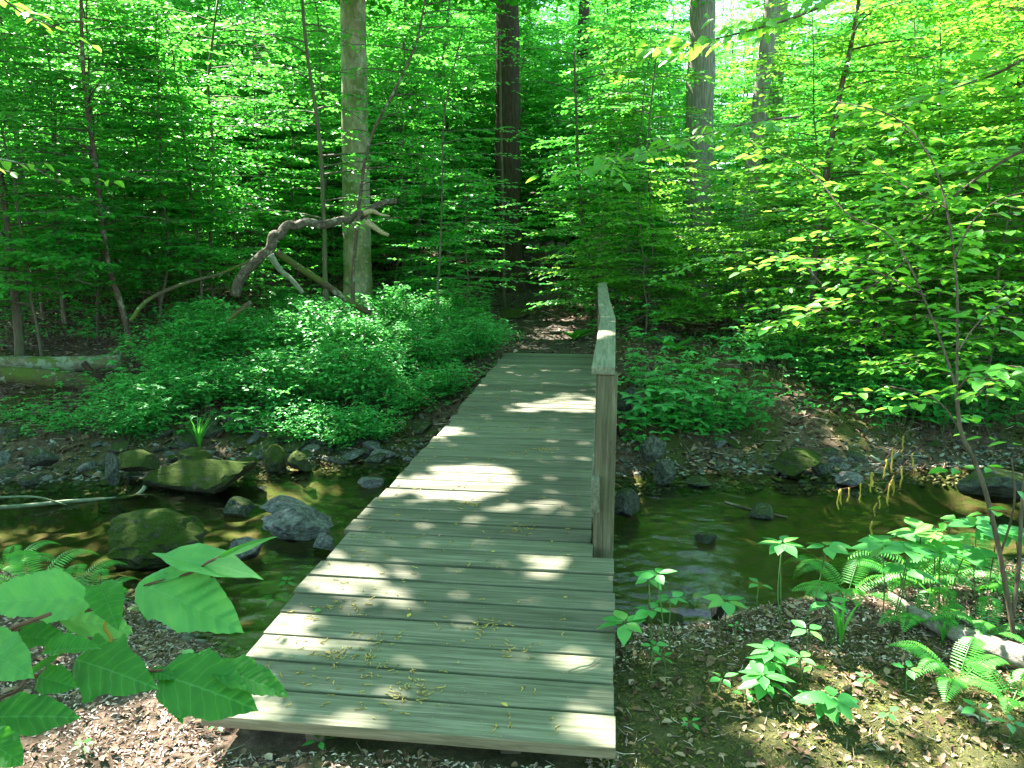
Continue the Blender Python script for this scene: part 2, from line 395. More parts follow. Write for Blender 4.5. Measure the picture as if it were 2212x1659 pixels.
def H(x, y):
    x = np.asarray(x, float); y = np.asarray(y, float)
    s = y - yf(x); n_ = yn(x) - y
    bed = -0.82 - 0.10 * vnoise(x, y, 2.0, 3) + 0.05 * vnoise(x, y, 7.0, 4)
    farz = WZ - 0.03 + 0.30 * ss(0, 1.5, s) + 0.34 * ss(1.0, 3.6, s) + 0.018 * np.maximum(s - 3, 0) + 0.010 * np.maximum(s - 10, 0) + 0.02 * np.maximum(s - 30, 0)
    hill = ss(1.0, 11.0, -x - 1.5 + 0.12 * s) * np.maximum(s - 2.0, 0) * 0.085
    hill = np.minimum(hill, 4.0)
    farz = farz + hill
    nearz = WZ - 0.03 + 0.56 * ss(0.0, 1.25, n_) + 0.02 * np.maximum(n_ - 1, 0)
    z = np.where(s > 0, farz, np.where(n_ > 0, nearz, np.minimum(bed + 0.2, WZ - 0.03 - (WZ - 0.03 - bed) * ss(0, 0.45, np.minimum(-s, -n_)))))
    amp = np.clip(np.maximum(s, n_) * 0.6, 0, 1)
    z = z + amp * (0.10 * (vnoise(x, y, 0.7, 1) - .5) + 0.05 * (vnoise(x, y, 2.3, 2) - .5) + 0.03 * (vnoise(x, y, 6.1, 5) - .5))
    tr = trail(x, y)
    z = z - 0.04 * tr
    # beneath the deck the soil stays under the boards
    under = (np.abs(x + 0.55) < 1.0) & (y > 1.9) & (y < 10.6)
    z = np.where(under, np.minimum(z, -0.085 - 0.0 * x), z)
    return z
def trail(x, y):
    cx = np.interp(y, [9, 10.5, 13, 16, 20, 26, 40], [-.35, -.4, -.95, -1.6, -2.3, -2.2, -1])
    return (1 - ss(0.45, 0.95, np.abs(x - cx) + 0.25 * (vnoise(x, y, 1.7, 8) - .5))) * (y > 9.5)
def Hs(x, y): return float(H(np.array([x]), np.array([y]))[0])
def gg(px, py):
    """point where the line of sight meets the ground"""
    d = ray(px, py); h = math.hypot(d[0], d[1]); t = 1.5 / h
    while t * h < 80:
        p = CAM + d * t
        if p[2] < Hs(p[0], p[1]): return p
        t += 0.02 / h
    return CAM + d * t
def Dg(px, py): p = gg(px, py); return math.hypot(p[0], p[1])
def sn(x, y): return np.array([x, y, Hs(x, y)])

def build_ground():
    def axis(fine0, fine1, step, lo, hi):
        a = list(np.arange(fine0, fine1, step)); s = step; v = fine1
        while v < hi: a.append(v); s *= 1.16; v += s
        a.append(hi); s = step; v = fine0
        while v > lo: s *= 1.16; v -= s; a.insert(0, max(v, lo))
        return np.unique(np.array(a))
    xs = axis(-7, 6, 0.055, -300, 300); ys = axis(0.6, 13.5, 0.055, -60, 420)
    X, Y = np.meshgrid(xs, ys); Z = H(X.ravel(), Y.ravel()).reshape(X.shape)
    Z = Z + (0.02 * (vnoise(X, Y, 15, 11) - .5) + 0.012 * (vnoise(X, Y, 31, 12) - .5)) * (np.abs(X) < 8) * (Y < 15)
    V = np.stack([X, Y, Z], -1).reshape(-1, 3)
    nx, ny = len(xs), len(ys)
    i = np.arange(ny - 1)[:, None] * nx; j = np.arange(nx - 1)[None, :]
    F = np.stack([i + j, i + j + 1, i + nx + j + 1, i + nx + j], -1).reshape(-1, 4)
    mb = MB(); mb.add(V, F)
    m, n, l, p, out = mat('forest_floor')
    v = mapping(n, l, (1, 1, 1))
    def attr(nm):
        a = n.new('ShaderNodeAttribute'); a.attribute_name = nm; return a.outputs['Fac']
    a = noise_n(n, l, 14, 9, 0.75, v); r = ramp(n, [(0.25, (0.035, 0.024, 0.014)), (0.5, (0.10, 0.068, 0.042)), (0.68, (0.22, 0.16, 0.11)), (0.85, (0.36, 0.29, 0.22))]); l.new(a.outputs[0], r.inputs[0])
    f2 = noise_n(n, l, 55, 5, 0.8, v); r2 = ramp(n, [(0.35, (0.02, 0.035, 0.005)), (0.55, (0.07, 0.085, 0.012)), (0.75, (0.16, 0.14, 0.03))]); l.new(f2.outputs[0], r2.inputs[0])
    c = mixc(n, l, attr('moss'), r.outputs[0], r2.outputs[0])
    r3 = ramp(n, [(0.3, (0.035, 0.028, 0.018)), (0.6, (0.07, 0.058, 0.036)), (0.8, (0.13, 0.11, 0.07))]); l.new(a.outputs[0], r3.inputs[0])
    c = mixc(n, l, attr('trail'), c, r3.outputs[0])
    vb = n.new('ShaderNodeTexVoronoi'); vb.inputs['Scale'].default_value = 11; l.new(v, vb.inputs['Vector'])
    r4 = ramp(n, [(0.0, (0.03, 0.06, 0.008)), (0.35, (0.07, 0.12, 0.018)), (0.7, (0.08, 0.075, 0.03)), (1.0, (0.15, 0.115, 0.07))])
    sxx = n.new('ShaderNodeSeparateColor'); l.new(vb.outputs['Color'], sxx.inputs[0]); l.new(sxx.outputs[0], r4.inputs[0])
    c4 = mixc(n, l, 0.45, r4.outputs[0], r3.outputs[0])
    c = mixc(n, l, attr('bed'), c, c4)
    l.new(c, p.inputs['Base Color']); p.inputs['Roughness'].default_value = 0.9; p.inputs['Specular IOR Level'].default_value = 0.2
    ht = n.new('ShaderNodeMath'); ht.operation = 'ADD'; l.new(a.outputs[0], ht.inputs[0]); l.new(f2.outputs[0], ht.inputs[1])
    bump(n, l, ht.outputs[0], p, 0.9, 0.03)
    o = mb.build('ground', m, smooth=True); tag(o, kind='structure')
    x, y = V[:, 0], V[:, 1]
    s = y - yf(x); n_ = yn(x) - y
    bedm = ((s < 0.05) & (n_ < 0.05)).astype(float)
    moss = np.clip((vnoise(x, y, 1.1, 21) - .35) * 3, 0, 1) * 0.7 * (n_ > -.1) * (x > -0.9)
    moss = np.maximum(moss, np.clip((vnoise(x, y, 2.1, 22) - .55) * 4, 0, 1) * (s > 0.2) * (s < 5) * 0.8)
    moss = np.maximum(moss, np.clip((vnoise(x, y, 1.4, 24) - .6) * 4, 0, 1) * 0.6 * (n_ > 0))
    for nm, arr in (('moss', moss), ('trail', trail(x, y)), ('bed', bedm)):
        at = o.data.attributes.new(nm, 'FLOAT', 'POINT'); at.data.foreach_set('value', arr.astype(np.float32))
    return o
build_ground()

def build_water():
    mb = MB()
    xs = np.concatenate([np.linspace(-40, -7.5, 12)[:-1], np.arange(-7.5, 6.5, .02), np.linspace(6.5, 40, 12)])
    ys = np.linspace(0, 1, 190)
    X = np.repeat(xs[None], len(ys), 0); A = yn(xs) - .5; B = yf(xs) + .5; Y = A[None] + (B - A)[None] * ys[:, None]
    def wn(f, fy, sd): return vnoise(X * 1.0 + Y * .35, Y * fy / f, f, sd) - .5
    calm = .45 + .9 * vnoise(X, Y, .9, 33) + .8 * np.exp(-((X + 1.6) ** 2 / 1.2 + (Y - 5.6) ** 2 / .8))
    Z = WZ + calm * (.0075 * wn(6, 11, 31) + .0045 * wn(13, 24, 32) + .0022 * wn(27, 45, 34))
    V = np.stack([X, Y, Z], -1).reshape(-1, 3)
    nx = len(xs); ny = len(ys)
    i = np.arange(ny - 1)[:, None] * nx; j = np.arange(nx - 1)[None, :]
    F = np.stack([i + j, i + j + 1, i + nx + j + 1, i + nx + j], -1).reshape(-1, 4)
    mb.add(V, F)
    m, n, l, p, out = mat('stream_water')
    v = mapping(n, l, (1.0, 1.9, 1))
    a = noise_n(n, l, 45, 3, 0.55, v, 0.5)
    bp = n.new('ShaderNodeBump'); bp.inputs['Strength'].default_value = 0.25; bp.inputs['Distance'].default_value = 0.004; l.new(a.outputs[0], bp.inputs['Height'])
    fr = n.new('ShaderNodeFresnel'); fr.inputs[0].default_value = 1.40; l.new(bp.outputs[0], fr.inputs[1])
    gl = n.new('ShaderNodeBsdfGlossy'); gl.inputs['Roughness'].default_value = 0.015; l.new(bp.outputs[0], gl.inputs['Normal'])
    tr = n.new('ShaderNodeBsdfTransparent'); tr.inputs[0].default_value = (0.90, 0.92, 0.66, 1)
    mx = n.new('ShaderNodeMixShader'); l.new(fr.outputs[0], mx.inputs[0]); l.new(tr.outputs[0], mx.inputs[1]); l.new(gl.outputs[0], mx.inputs[2])
    l.new(mx.outputs[0], out.inputs[0])
    o = mb.build('stream_water', m, smooth=True); tag(o, kind='structure')
build_water()
#PART2

# ------------------------------------------------------------------ footbridge
def build_bridge():
    root = empty('footbridge', (-0.5, 2.2, 0))
    tag(root, 'weathered grey-green wooden plank footbridge with a single handrail crossing the stream', 'footbridge')
    inv = np.array([0.5, -2.2, 0.0])
    LE = np.array([gz(x, y)[:2] for x, y in [(1088, 765), (962, 921), (893, 991), (784, 1107), (646, 1264), (533, 1410), (433, 1544)]])
    RE = np.array([gz(x, y)[:2] for x, y in [(1316, 765), (1318, 900), (1321, 1050), (1325, 1200), (1327, 1400), (1331, 1617)]])
    LE = LE[np.argsort(LE[:, 1])]; RE = RE[np.argsort(RE[:, 1])]
    y0 = RE[0, 1]; y1 = RE[-1, 1]
    N = 44; pitch = (y1 - y0) / N
    lr = random.Random(3)
    slope0 = (LE[0, 1] - RE[0, 1]) / (LE[0, 0] - RE[0, 0])
    y = y0; edges = []
    post_y = (gz(1300, 1180)[1], )
    for i in range(N):
        gap = 0.015 + lr.random() * 0.006
        if i in (6,): gap = 0.030
        if i in (5, 4, 9, 19, 25): gap = 0.022
        wd = pitch - gap
        t = i / N
        sl = slope0 * (1 - t) ** 1.2                    # the boards are laid a little askew at the near end
        xr = np.interp(y, RE[:, 1], RE[:, 0]) + lr.uniform(-.008, .008)
        xl = np.interp(y + sl * -1.2, LE[:, 1], LE[:, 0]) + lr.uniform(-.02, .02) * (0.4 if i < 6 else 1)
        if i == 0: xl = LE[0, 0]; xr = RE[0, 0]
        if y + wd > post_y[0] + 0.01:                   # boards beside the posts stop short of them
            xr -= 0.112
        cx_, ln = (xl + xr) / 2, xr - xl
        mb = MB()
        bow = lr.uniform(-.002, .002)
        box(mb, (0, 0, 0), (ln, wd, 0.042), 0.0045)
        V = mb.v[0]
        c = np.array([cx_, y + wd / 2 + sl * (cx_ - xr), -0.021 + lr.uniform(-.002, .002)])
        a = math.atan(sl) if i else math.atan(slope0)
        o = mb.build('plank', [M_deck], root)
        o.location = tuple(c + inv); o.rotation_euler = (lr.uniform(-.004, .004), lr.uniform(-.002, .002), a)
        # sawn front face of the first board is browner
        if i == 0:
            o.data.materials.append(M_end)
            o.data.update()
            for pl in o.data.polygons:
                if pl.normal.y < -0.9: pl.material_index = 1
            o['label'] = 'front board of the deck with a brown sawn face'
        y += pitch
    for xx in (-0.96, -0.28):
        mb = MB(); box(mb, (0, 0, 0), (0.07, y1 - y0 - 0.25, 0.2), 0.004)
        o = mb.build('beam', M_end, root); o.location = (xx + .5, (y1 - y0) / 2 + .02, -0.147)
    # posts, cap and mid rail
    zc = 0.92
    # cap height from the photo: near end seen at (1305, 790)
    yp = post_y[0]
    d = ray(1305, 792); zc = CAM[2] + d[2] * (yp / d[1])
    caps = []
    for fx, fy in [(2414, 1449), (2414.6, 1351), (2432.5, 1270), (2416, 1200), (2409, 1131)]:
        q = gz(fx / 1.85175, fy / 1.85175, zc); caps.append(q)
    caps = np.array(caps)
    caps[0, 1] = yp - 0.012
    px0 = gz(1280, 1180)[0]; px1 = gz(1325, 1180)[0]; pw = px1 - px0; pc = (px0 + px1) / 2
    capw = 0.117
    # post: near one full height, the others hidden in line behind it
    capx = lambda yy: np.interp(yy, caps[:, 1], caps[:, 0])
    for k, yy in enumerate([yp + pw / 2, caps[2, 1] + .03, caps[3, 1], caps[4, 1] - pw / 2]):
        xx = pc if k == 0 else capx(yy)
        mb = MB(); top = zc - 0.042
        hgt = top + 0.55
        # slightly twisted, chamfered post
        box(mb, (0, 0, 0), (pw, pw, hgt), 0.006)
        o = mb.build('post', M_post, root); o.location = (xx + .5, yy - 2.2, top - hgt / 2)
        o.rotation_euler = (0, (capx(yy) - xx) / hgt * 0.0, 0)
    # cap: separate boards with a kink at each joint
    segs = [(0, 2), (2, 3), (3, 4)]
    for a, b in segs:
        A, B = caps[a].copy(), caps[b].copy()
        d = B - A; L = np.linalg.norm(d[:2]); ang = math.atan2(-d[0], d[1])
        mb = MB(); box(mb, (0, 0, 0), (capw, L - 0.004, 0.04), 0.005)
        o = mb.build('handrail_cap', M_rail, root)
        m_ = (A + B) / 2; o.location = tuple(np.array([m_[0], m_[1], zc - 0.02]) + inv); o.rotation_euler = (0, 0, ang)
    # mid rail on the walking side
    zt = None
    q0 = gz(1286, 1037, 0.3)
    ym = yp - 0.07
    d = ray(1286, 1036); zt = CAM[2] + d[2] * ym / d[1]; xm = d[0] * ym / d[1]
    d2 = ray(1286, 1110); zb = CAM[2] + d2[2] * ym / d2[1]
    mb = MB(); Lm = y1 - ym - 0.05
    box(mb, (0, 0, 0), (0.042, Lm, zt - zb), 0.008)
    o = mb.build('mid_rail', M_rail, root); o.location = (xm + .5 + 0.002, ym + Lm / 2 - 2.2, (zt + zb) / 2)
    return root, (LE, RE)
bridge, (LE, RE) = build_bridge()

# ------------------------------------------------------------------ rocks
def rock_mesh(seed, mt, flat=1.0, cuts=7, sub=4, name='stone'):
    r = random.Random(seed); bm = bmesh.new(); bmesh.ops.create_icosphere(bm, subdivisions=sub, radius=1)
    planes = []
    for _ in range(cuts):
        nrm = Vector((r.gauss(0, 1), r.gauss(0, 1), r.gauss(0, .9))).normalized(); planes.append((nrm, r.uniform(.42, .80)))
    for v in bm.verts:
        for nrm, dd in planes:
            t = v.co.dot(nrm) - dd
            if t > 0: v.co -= nrm * t
        q = v.co * 1.7 + Vector((seed * 3.1, seed, 0))
        v.co *= 1 + (0.07 if cuts > 4 else 0.20) * mnoise.noise(q) + (0.045 if cuts > 4 else .11) * mnoise.noise(q * 3.3) + 0.035 * mnoise.noise(q * 8)
        v.co.z *= flat
    xs = [v.co.x for v in bm.verts]; ys = [v.co.y for v in bm.verts]; zs = [v.co.z for v in bm.verts]
    for v in bm.verts:
        v.co.x /= (max(xs) - min(xs)); v.co.y /= (max(ys) - min(ys)); v.co.z /= (max(zs) - min(zs))
    me = bpy.data.meshes.new(name); bm.to_mesh(me); bm.free(); me.materials.append(mt); me.shade_smooth()
    me.set_sharp_from_angle(angle=R_(16))
    return me
ROCKM = {}
def rock(px, py_bot, wpx, hpx, label, seed, mt=M_rock, z=WZ, depth=0.8, sink=0.25, rz=0.0, name='stone', cat='stone', group=None, tilt=0.0, D=None, cuts=7):
    """stone whose foot is seen at (px, py_bot) on a ground or water level z"""
    p = gz(px, py_bot, z) if z is not None else gg(px, py_bot)
    Dd = math.hypot(p[0], p[1]); mp = mpp(Dd)
    W_, H_ = wpx * mp, hpx * mp * 1.05
    key = (seed, mt.name)
    if key not in ROCKM: ROCKM[key] = rock_mesh(seed, mt, cuts=cuts)
    o = bpy.data.objects.new(name, ROCKM[key]); col.objects.link(o)
    hh = H_ * (1 + sink)
    dp = W_ * depth
    o.scale = (W_, dp, hh)
    f = unit(np.array([p[0], p[1], 0]))
    c = p + f * dp * 0.35
    o.location = (c[0], c[1], p[2] + hh / 2 - H_ * sink)
    o.rotation_euler = (tilt, 0, rz)
    tag(o, label, cat, group)
    return o
rk = rock
rk(440, 1062, 245, 58, 'large flat angular mossy slab slanting into the water below the left shore', 11, M_rockm, depth=.55, rz=.15)
rk(322, 1226, 195, 96, 'big rounded moss-covered boulder standing in the shallow water left of the bridge', 12, M_rockm, depth=.8, rz=.3, cuts=2)
rk(513, 1120, 62, 38, 'small dark pointed stone left of the pale flat stone in the riffle', 13, M_rock)
rk(614, 1115, 112, 36, 'pale flat-topped stone in the riffle behind the moss-topped stone', 14, M_rockp, depth=.6)
rk(655, 1166, 158, 60, 'grey stone with a cap of moss in the riffle beside the bridge', 15, M_rockp, depth=.6, rz=.1, cuts=4)
rk(531, 1210, 78, 40, 'rough grey stone in the stream in front of the moss-topped stone', 16, M_rockp)
rk(703, 1192, 52, 34, 'small wet grey stone touching the left edge of the bridge', 17, M_rockp)
rk(802, 1053, 58, 20, 'small whitish stone alone in the water close to the bridge', 18, M_rockp)
rk(568, 1060, 22, 10, 'tiny stone breaking the water behind the riffle', 19, M_rock)
rk(652, 1020, 56, 38, 'mossy blocky stone on the far waterline, right of its boulder neighbour', 20, M_rockm)
rk(597, 1018, 58, 52, 'rounded mossy boulder on the far waterline, left of the blocky stone', 21, M_rockm, cuts=2)
rk(424, 1002, 66, 34, 'smooth mossy stone lying behind the large flat slab', 22, M_rockm, z=-.5)
rk(303, 1015, 86, 32, 'long brown mossy stone on the left shore behind the upright stone', 23, M_rockm, z=-.5)
rk(243, 1037, 30, 52, 'narrow stone standing upright on the left stony shore', 24, M_rock, z=-.55, depth=.6)
rk(1350, 1120, 66, 55, 'dark angular stone in the water right behind the foot of the handrail post', 25, M_rockw, rz=.5)
rk(1410, 985, 62, 50, 'pale angular stone on the right bank above the waterline near the post', 26, M_rock, z=-.45, rz=.7)
rk(1434, 1042, 52, 48, 'brown tilted stone at the right waterline near the post', 27, M_rock, z=-.62, rz=.4, tilt=.4)
rk(1722, 1023, 100, 44, 'long moss-topped stone at the right waterline', 28, M_rockm, z=-.6, rz=-.3)
rk(1832, 1048, 56, 24, 'smooth pale rounded stone at the right waterline', 29, M_rockp, z=-.64, cuts=1)
rk(2150, 1072, 150, 52, 'wide flat dark slab at the right edge of the stream', 30, M_rockw, z=-.64, depth=.5)
rk(1775, 1022, 40, 22, 'small grey stone right of the long moss-topped stone', 31, M_rock, z=-.6)
rk(1645, 1120, 56, 26, 'grey stone with brown leaves caught on it in the right part of the stream', 32, M_rock)
rk(1526, 1176, 50, 18, 'small dark wet stone breaking the water right of the bridge', 33, M_rockw)
rk(1362, 905, 66, 62, 'dark mossy boulder on the far bank just behind the handrail post', 34, M_rockw, z=None)
rk(1352, 948, 60, 28, 'low moss-covered stone below the dark boulder behind the post', 35, M_rockm, z=None)
rk(513, 932, 56, 30, 'pale stone under the leafy shrubs on the left bank', 36, M_rock, z=None)
rk(1435, 1372, 110, 34, 'flat mossy stone at the near waterline right of the bridge', 37, M_rockm, z=-.6, depth=.7)
rk(1510, 1050, 54, 16, 'low flat stone at the foot of the right bank', 38, M_rock)
rk(1118, 690, 66, 22, 'low brown stone beside the trail beyond the bridge', 39, M_rockm, z=None, depth=.6)
rk(1440, 745, 60, 26, 'pale stone beside the broad-leaved plant on the right bank', 40, M_rock, z=None)
rk(1550, 1340, 34, 40, 'dark end of a sunken stone at the near waterline under a whorled plant', 41, M_rockw, z=-.6)
rk(90, 1010, 60, 34, 'dark wedge-shaped stone on the left stony shore', 42, M_rock, z=-.45, rz=.4)
rk(690, 1600, 70, 26, 'small pale stone in the debris below the front board', 43, M_rockp, z=None)

SMALL = [rock_mesh(50 + i, [M_rock, M_rockm, M_rock, M_rockp, M_rock][i % 5], sub=3, cuts=8) for i in range(10)]
def scatter_stones(n, region, size, label, group, seed, zsink=.3):
    r = random.Random(seed); k = 0; t = 0
    while k < n and t < n * 60:
        t += 1
        x = r.uniform(region[0], region[1]); s = r.uniform(region[2], region[3])
        y = float(yf(x)) + s if region[4] == 'far' else float(yn(x)) - s
        if abs(x + .6) < .85 and 3.4 < y < 9: continue
        z = Hs(x, y)
        sz = size[0] + (size[1] - size[0]) * r.random() ** 2.2
        o = bpy.data.objects.new('small_stone', SMALL[r.randrange(10)]); col.objects.link(o)
        o.scale = (sz, sz * r.uniform(.5, .9), sz * r.uniform(.2, .5)); o.location = (x, y, z + sz * 0.05)
        o.rotation_euler = (r.uniform(-.5, .5), r.uniform(-.5, .5), r.uniform(0, 6.28))
        tag(o, label, 'stone', group); k += 1
scatter_stones(195, (-6.6, -1.9, -0.3, 1.25, 'far'), (0.09, 0.34), 'angular grey-green stone, one of many strewn over the stony shore left of the bridge', 'stones strewn along the left shore', 1)
scatter_stones(75, (0.2, 5.6, -0.15, 0.9, 'far'), (0.06, 0.22), 'small pale stone, one of many among dead leaves at the right waterline', 'stones along the right waterline', 2)
scatter_stones(14, (0.3, 4.0, 0.0, 0.5, 'near'), (0.04, 0.12), 'small mossy stone at the near waterline right of the bridge', 'stones at the near waterline', 3)
scatter_stones(14, (-5.0, 4.5, -2.4, -0.2, 'far'), (0.06, 0.2), 'flat brown stone lying under the shallow water', 'stones on the stream bed', 4)

# ------------------------------------------------------------------ trees and saplings
def orient_up(n, r, tilt=0.3):
    N = np.c_[r.normal(0, tilt, n), r.normal(0, tilt, n), np.ones(n)]; return unit(N)

def leafy_twigs(P, D, Ln, r, spacing, leafL, leafW, mbL, mbB, tw=0.003, tilt=0.28, droop=0.12, ang=55, pend=0.0):
    """flat sprays: leaves set alternately left and right along each twig"""
    P = np.asarray(P); D = unit(np.asarray(D)); Ln = np.asarray(Ln)
    if mbB is not None:
        mid = P + D * Ln[:, None] * .5
        prisms(mbB, P, P + D * Ln[:, None] - np.array([0, 0, 1.0]) * (droop * Ln ** 2)[:, None], tw, tw * .4)
    cnt = np.maximum((Ln / spacing).astype(int), 2)
    idx = np.repeat(np.arange(len(P)), cnt)
    k = np.concatenate([np.arange(c) for c in cnt])
    t = (k + 0.6) / cnt[idx] * Ln[idx] * r.uniform(.93, 1.07, len(idx))
    S = unit(np.cross(D, np.array([0, 0, 1.0])))
    sg = np.where(k % 2 == 0, 1.0, -1.0)
    base = P[idx] + D[idx] * t[:, None] - np.array([0, 0, 1.0]) * (droop * t ** 2)[:, None]
    a = np.radians(ang + r.normal(0, 14, len(idx)))
    last = k == cnt[idx] - 1; a = np.where(last, np.radians(r.normal(0, 12, len(idx))), a)
    LD = D[idx] * np.cos(a)[:, None] + S[idx] * (np.sin(a) * sg)[:, None]
    LD[:, 2] += r.normal(-.10 - pend, .14, len(idx))
    N = orient_up(len(idx), r, tilt)
    sz = r.uniform(.65, 1.15, len(idx))
    leaves(mbL, base, LD, N, leafL * sz, leafW * sz, 0.14, 0.12)

def branch_set(r, H0, H1, Hh, spread, nbr, mbL, mbB, trunkf, leafL, spacing, twl=(0.25, 0.55), up=0.25, taper=0.55, r0=0.012, tilt=.28, az=None, pend=0.0, tstep=.13):
    for i in range(nbr):
        f = (i + r.random()) / nbr
        z = H0 + (H1 - H0) * f
        a = r.uniform(0, 2 * np.pi) if az is None else r.normal(az[0], az[1])
        L = spread * (1 - taper * (z / Hh)) * r.uniform(.55, 1.1)
        d = np.array([math.cos(a), math.sin(a), 0.0])
        side = np.array([-d[1], d[0], 0])
        n = 7; tt = np.linspace(0, 1, n)
        b0 = trunkf(z)
        upk = up * r.uniform(.4, 1.5); bend = r.normal(0, .18)
        P = b0 + d * (L * tt)[:, None] + side * (bend * L * tt ** 2)[:, None] + np.array([0, 0, 1.0]) * (L * (upk * tt - (upk * .75 + .05) * tt ** 2))[:, None]
        rr = r0 * (L / spread) * (1 - tt * .85) + .002
        prisms(mbB, P[:-1], P[1:], rr[:-1], rr[1:], 4)
        m = max(int(L * .85 / tstep), 3)
        ts = np.linspace(.2, 1.0, m) + r.normal(0, .015, m); ts = np.clip(ts, .15, 1)
        q = np.stack([np.interp(ts, tt, P[:, c]) for c in range(3)], 1)
        bd = unit(d + side * (2 * bend * ts)[:, None])
        sg = np.where(np.arange(m) % 2 == 0, 1, -1)
        aa = np.radians(r.uniform(35, 70, m)) * sg; aa[-1] *= .1
        perp = np.stack([-bd[:, 1], bd[:, 0], bd[:, 2] * 0], 1)
        td = bd * np.cos(aa)[:, None] + perp * np.sin(aa)[:, None]; td[:, 2] = r.normal(-.02, .10, m)
        tl = r.uniform(*twl, m) * (1.1 - .5 * ts) * min(1, L / spread + .35)
        leafy_twigs(q, td, tl, r, spacing, leafL, leafL * .62, mbL, mbB, tilt=tilt, pend=pend)

def understory_meshes(seed, Hh, spread, nbr, leafL=.085, spacing=.045, rad=.03, lo=.12, mt=M_under, bk=M_bark_thin, **kw):
    r = np.random.default_rng(seed)
    n = 14; zz = np.linspace(-.3, Hh, n)
    wob = np.cumsum(r.normal(0, .05 * Hh / 6, (n, 2)), 0); wob -= wob[1]; lean = r.normal(0, .04, 2)
    T = np.c_[wob + np.outer(zz, lean), zz]
    tf = lambda z: np.array([np.interp(z, zz, T[:, 0]), np.interp(z, zz, T[:, 1]), z])
    mt_ = MB(); tube(mt_, T, rad * (1 - .85 * np.clip(zz / Hh, 0, 1)) + .003, 7, .12, seed)
    mbL = MB()
    branch_set(r, Hh * lo, Hh * .99, Hh, spread, nbr, mbL, mt_, tf, leafL, spacing, **kw)
    return mt_.mesh('trunk', bk, True), mbL.mesh('crown', mt), T

def place_tree(meshes, x, y, s, rz, name, label, group, cat='tree', z=None):
    t = empty(name, (x, y, Hs(x, y) if z is None else z), rz); t.scale = (s, s, s)
    a = bpy.data.objects.new('trunk', meshes[0]); col.objects.link(a); a.parent = t
    b = bpy.data.objects.new('crown', meshes[1]); col.objects.link(b); b.parent = t
    tag(t, label, cat, group); return t

UK = dict(tstep=.085, spacing=.040, r0=.008)
US = [understory_meshes(101, 5.0, 2.0, 76, rad=.022, leafL=.095, **UK), understory_meshes(102, 7.0, 2.4, 96, rad=.03, leafL=.10, **UK), understory_meshes(103, 8.5, 2.6, 110, rad=.036, leafL=.10, **UK),
      understory_meshes(104, 4.0, 1.8, 66, rad=.018, leafL=.095, **UK), understory_meshes(105, 6.0, 2.3, 84, rad=.026, leafL=.115, **UK), understory_meshes(106, 2.4, 1.2, 36, rad=.011, leafL=.085, **UK),
      understory_meshes(107, 10.5, 3.2, 130, rad=.045, lo=.12, leafL=.12, tstep=.11, spacing=.052, r0=.01)]
FARM = [understory_meshes(111, 12, 4.0, 120, rad=.09, lo=.1, leafL=.16, spacing=.09, tstep=.22, twl=(.4, .9)),
        understory_meshes(112, 17, 4.8, 150, rad=.14, lo=.12, leafL=.20, spacing=.12, tstep=.28, twl=(.5, 1.1))]
def inframe_x(y, m=0.0):
    """left and right limit of the view at depth y"""
    L = gd(-60, 502, 1)[:2]; Rr = gd(2272, 502, 1)[:2]
    return L[0] / L[1] * y - m, Rr[0] / Rr[1] * y + m

rr_ = random.Random(21)
taken = []
def free(x, y, d):
    if any((x - a) ** 2 + (y - b) ** 2 < (d + c) ** 2 for a, b, c in taken): return False
    return True

def where(x, y):
    fx = CX + FPX * np.dot([x, y, 0], RT) / np.dot([x, y, 0], unit(np.array([FW[0], FW[1], 0]))); d = math.hypot(x, y)
    a = ('at the left edge' if fx < 150 else 'left of the curving dark stem' if fx < 260 else 'behind the left thicket' if fx < 520 else 'behind the broken limb' if fx < 735 else
         'right of the smooth-barked trunk' if fx < 900 else 'left of the trail' if fx < 1060 else 'beyond the deck end' if fx < 1260 else 'right of the handrail' if fx < 1440 else
         'by the thick pale trunk' if fx < 1620 else 'by the blotched leaning stem' if fx < 1880 else 'toward the right edge' if fx < 2080 else 'at the right edge')
    b = 'front row' if d < 13.5 else 'second row' if d < 18 else 'mid wood' if d < 25 else 'deep wood' if d < 34 else 'farthest wood'
    return a, b
# --- named trunks: (photo base x, base y) and distance
BIG = {}
def big_tree(name, basepx, D, toppx, toppy, wpx, label, bk, crownz=(9, 19), crad=4.5, sides=26, flare=1.5, rough=.12, seed=1, crown=True, bend=None, baseY=None):
    p = gd(basepx, 520, D); z0 = Hs(p[0], p[1])
    base = np.array([p[0], p[1], z0])
    top = gd(toppx, toppy, D)
    dirv = (top - base) / max(top[2] - base[2], .5)
    Ht = crownz[1]
    n = 60; zz = np.linspace(-.4, Ht - z0, n)
    rad = wpx * mpp(D) / 2
    R0 = rad * (1 - .55 * np.clip(zz / (Ht), 0, 1)) * (1 + (flare - 1) * np.exp(-np.clip(zz, 0, 9) / .28))
    P = base * 0 + np.c_[dirv[0] * zz, dirv[1] * zz, zz]
    if bend is not None:
        P[:, 0] += bend * np.sin(zz * .9)
    root = empty(name, base); tag(root, label, 'tree')
    mb = MB(); tube(mb, P, R0, sides, rough, seed, rfreq=5)
    # main limbs, above the picture
    r = np.random.default_rng(seed + 5)
    mbL = MB()
    if crown:
        mbB = mb
        tf = lambda z: np.array([np.interp(z, zz, P[:, 0]), np.interp(z, zz, P[:, 1]), z])
        branch_set(r, crownz[0] - z0, Ht - z0, Ht - z0, crad, crown if crown > 1 else 14, mbL, mbB, tf, .17, .10, twl=(.5, 1.0), up=.5, taper=.35, r0=.07, tstep=.27, tilt=.35)
    mb.build('trunk', bk, root, smooth=True)
    if mbL.n: mbL.build('crown', M_canopy, root)
    taken.append((base[0], base[1], rad + .25))
    BIG[name] = (base, root)
    return root
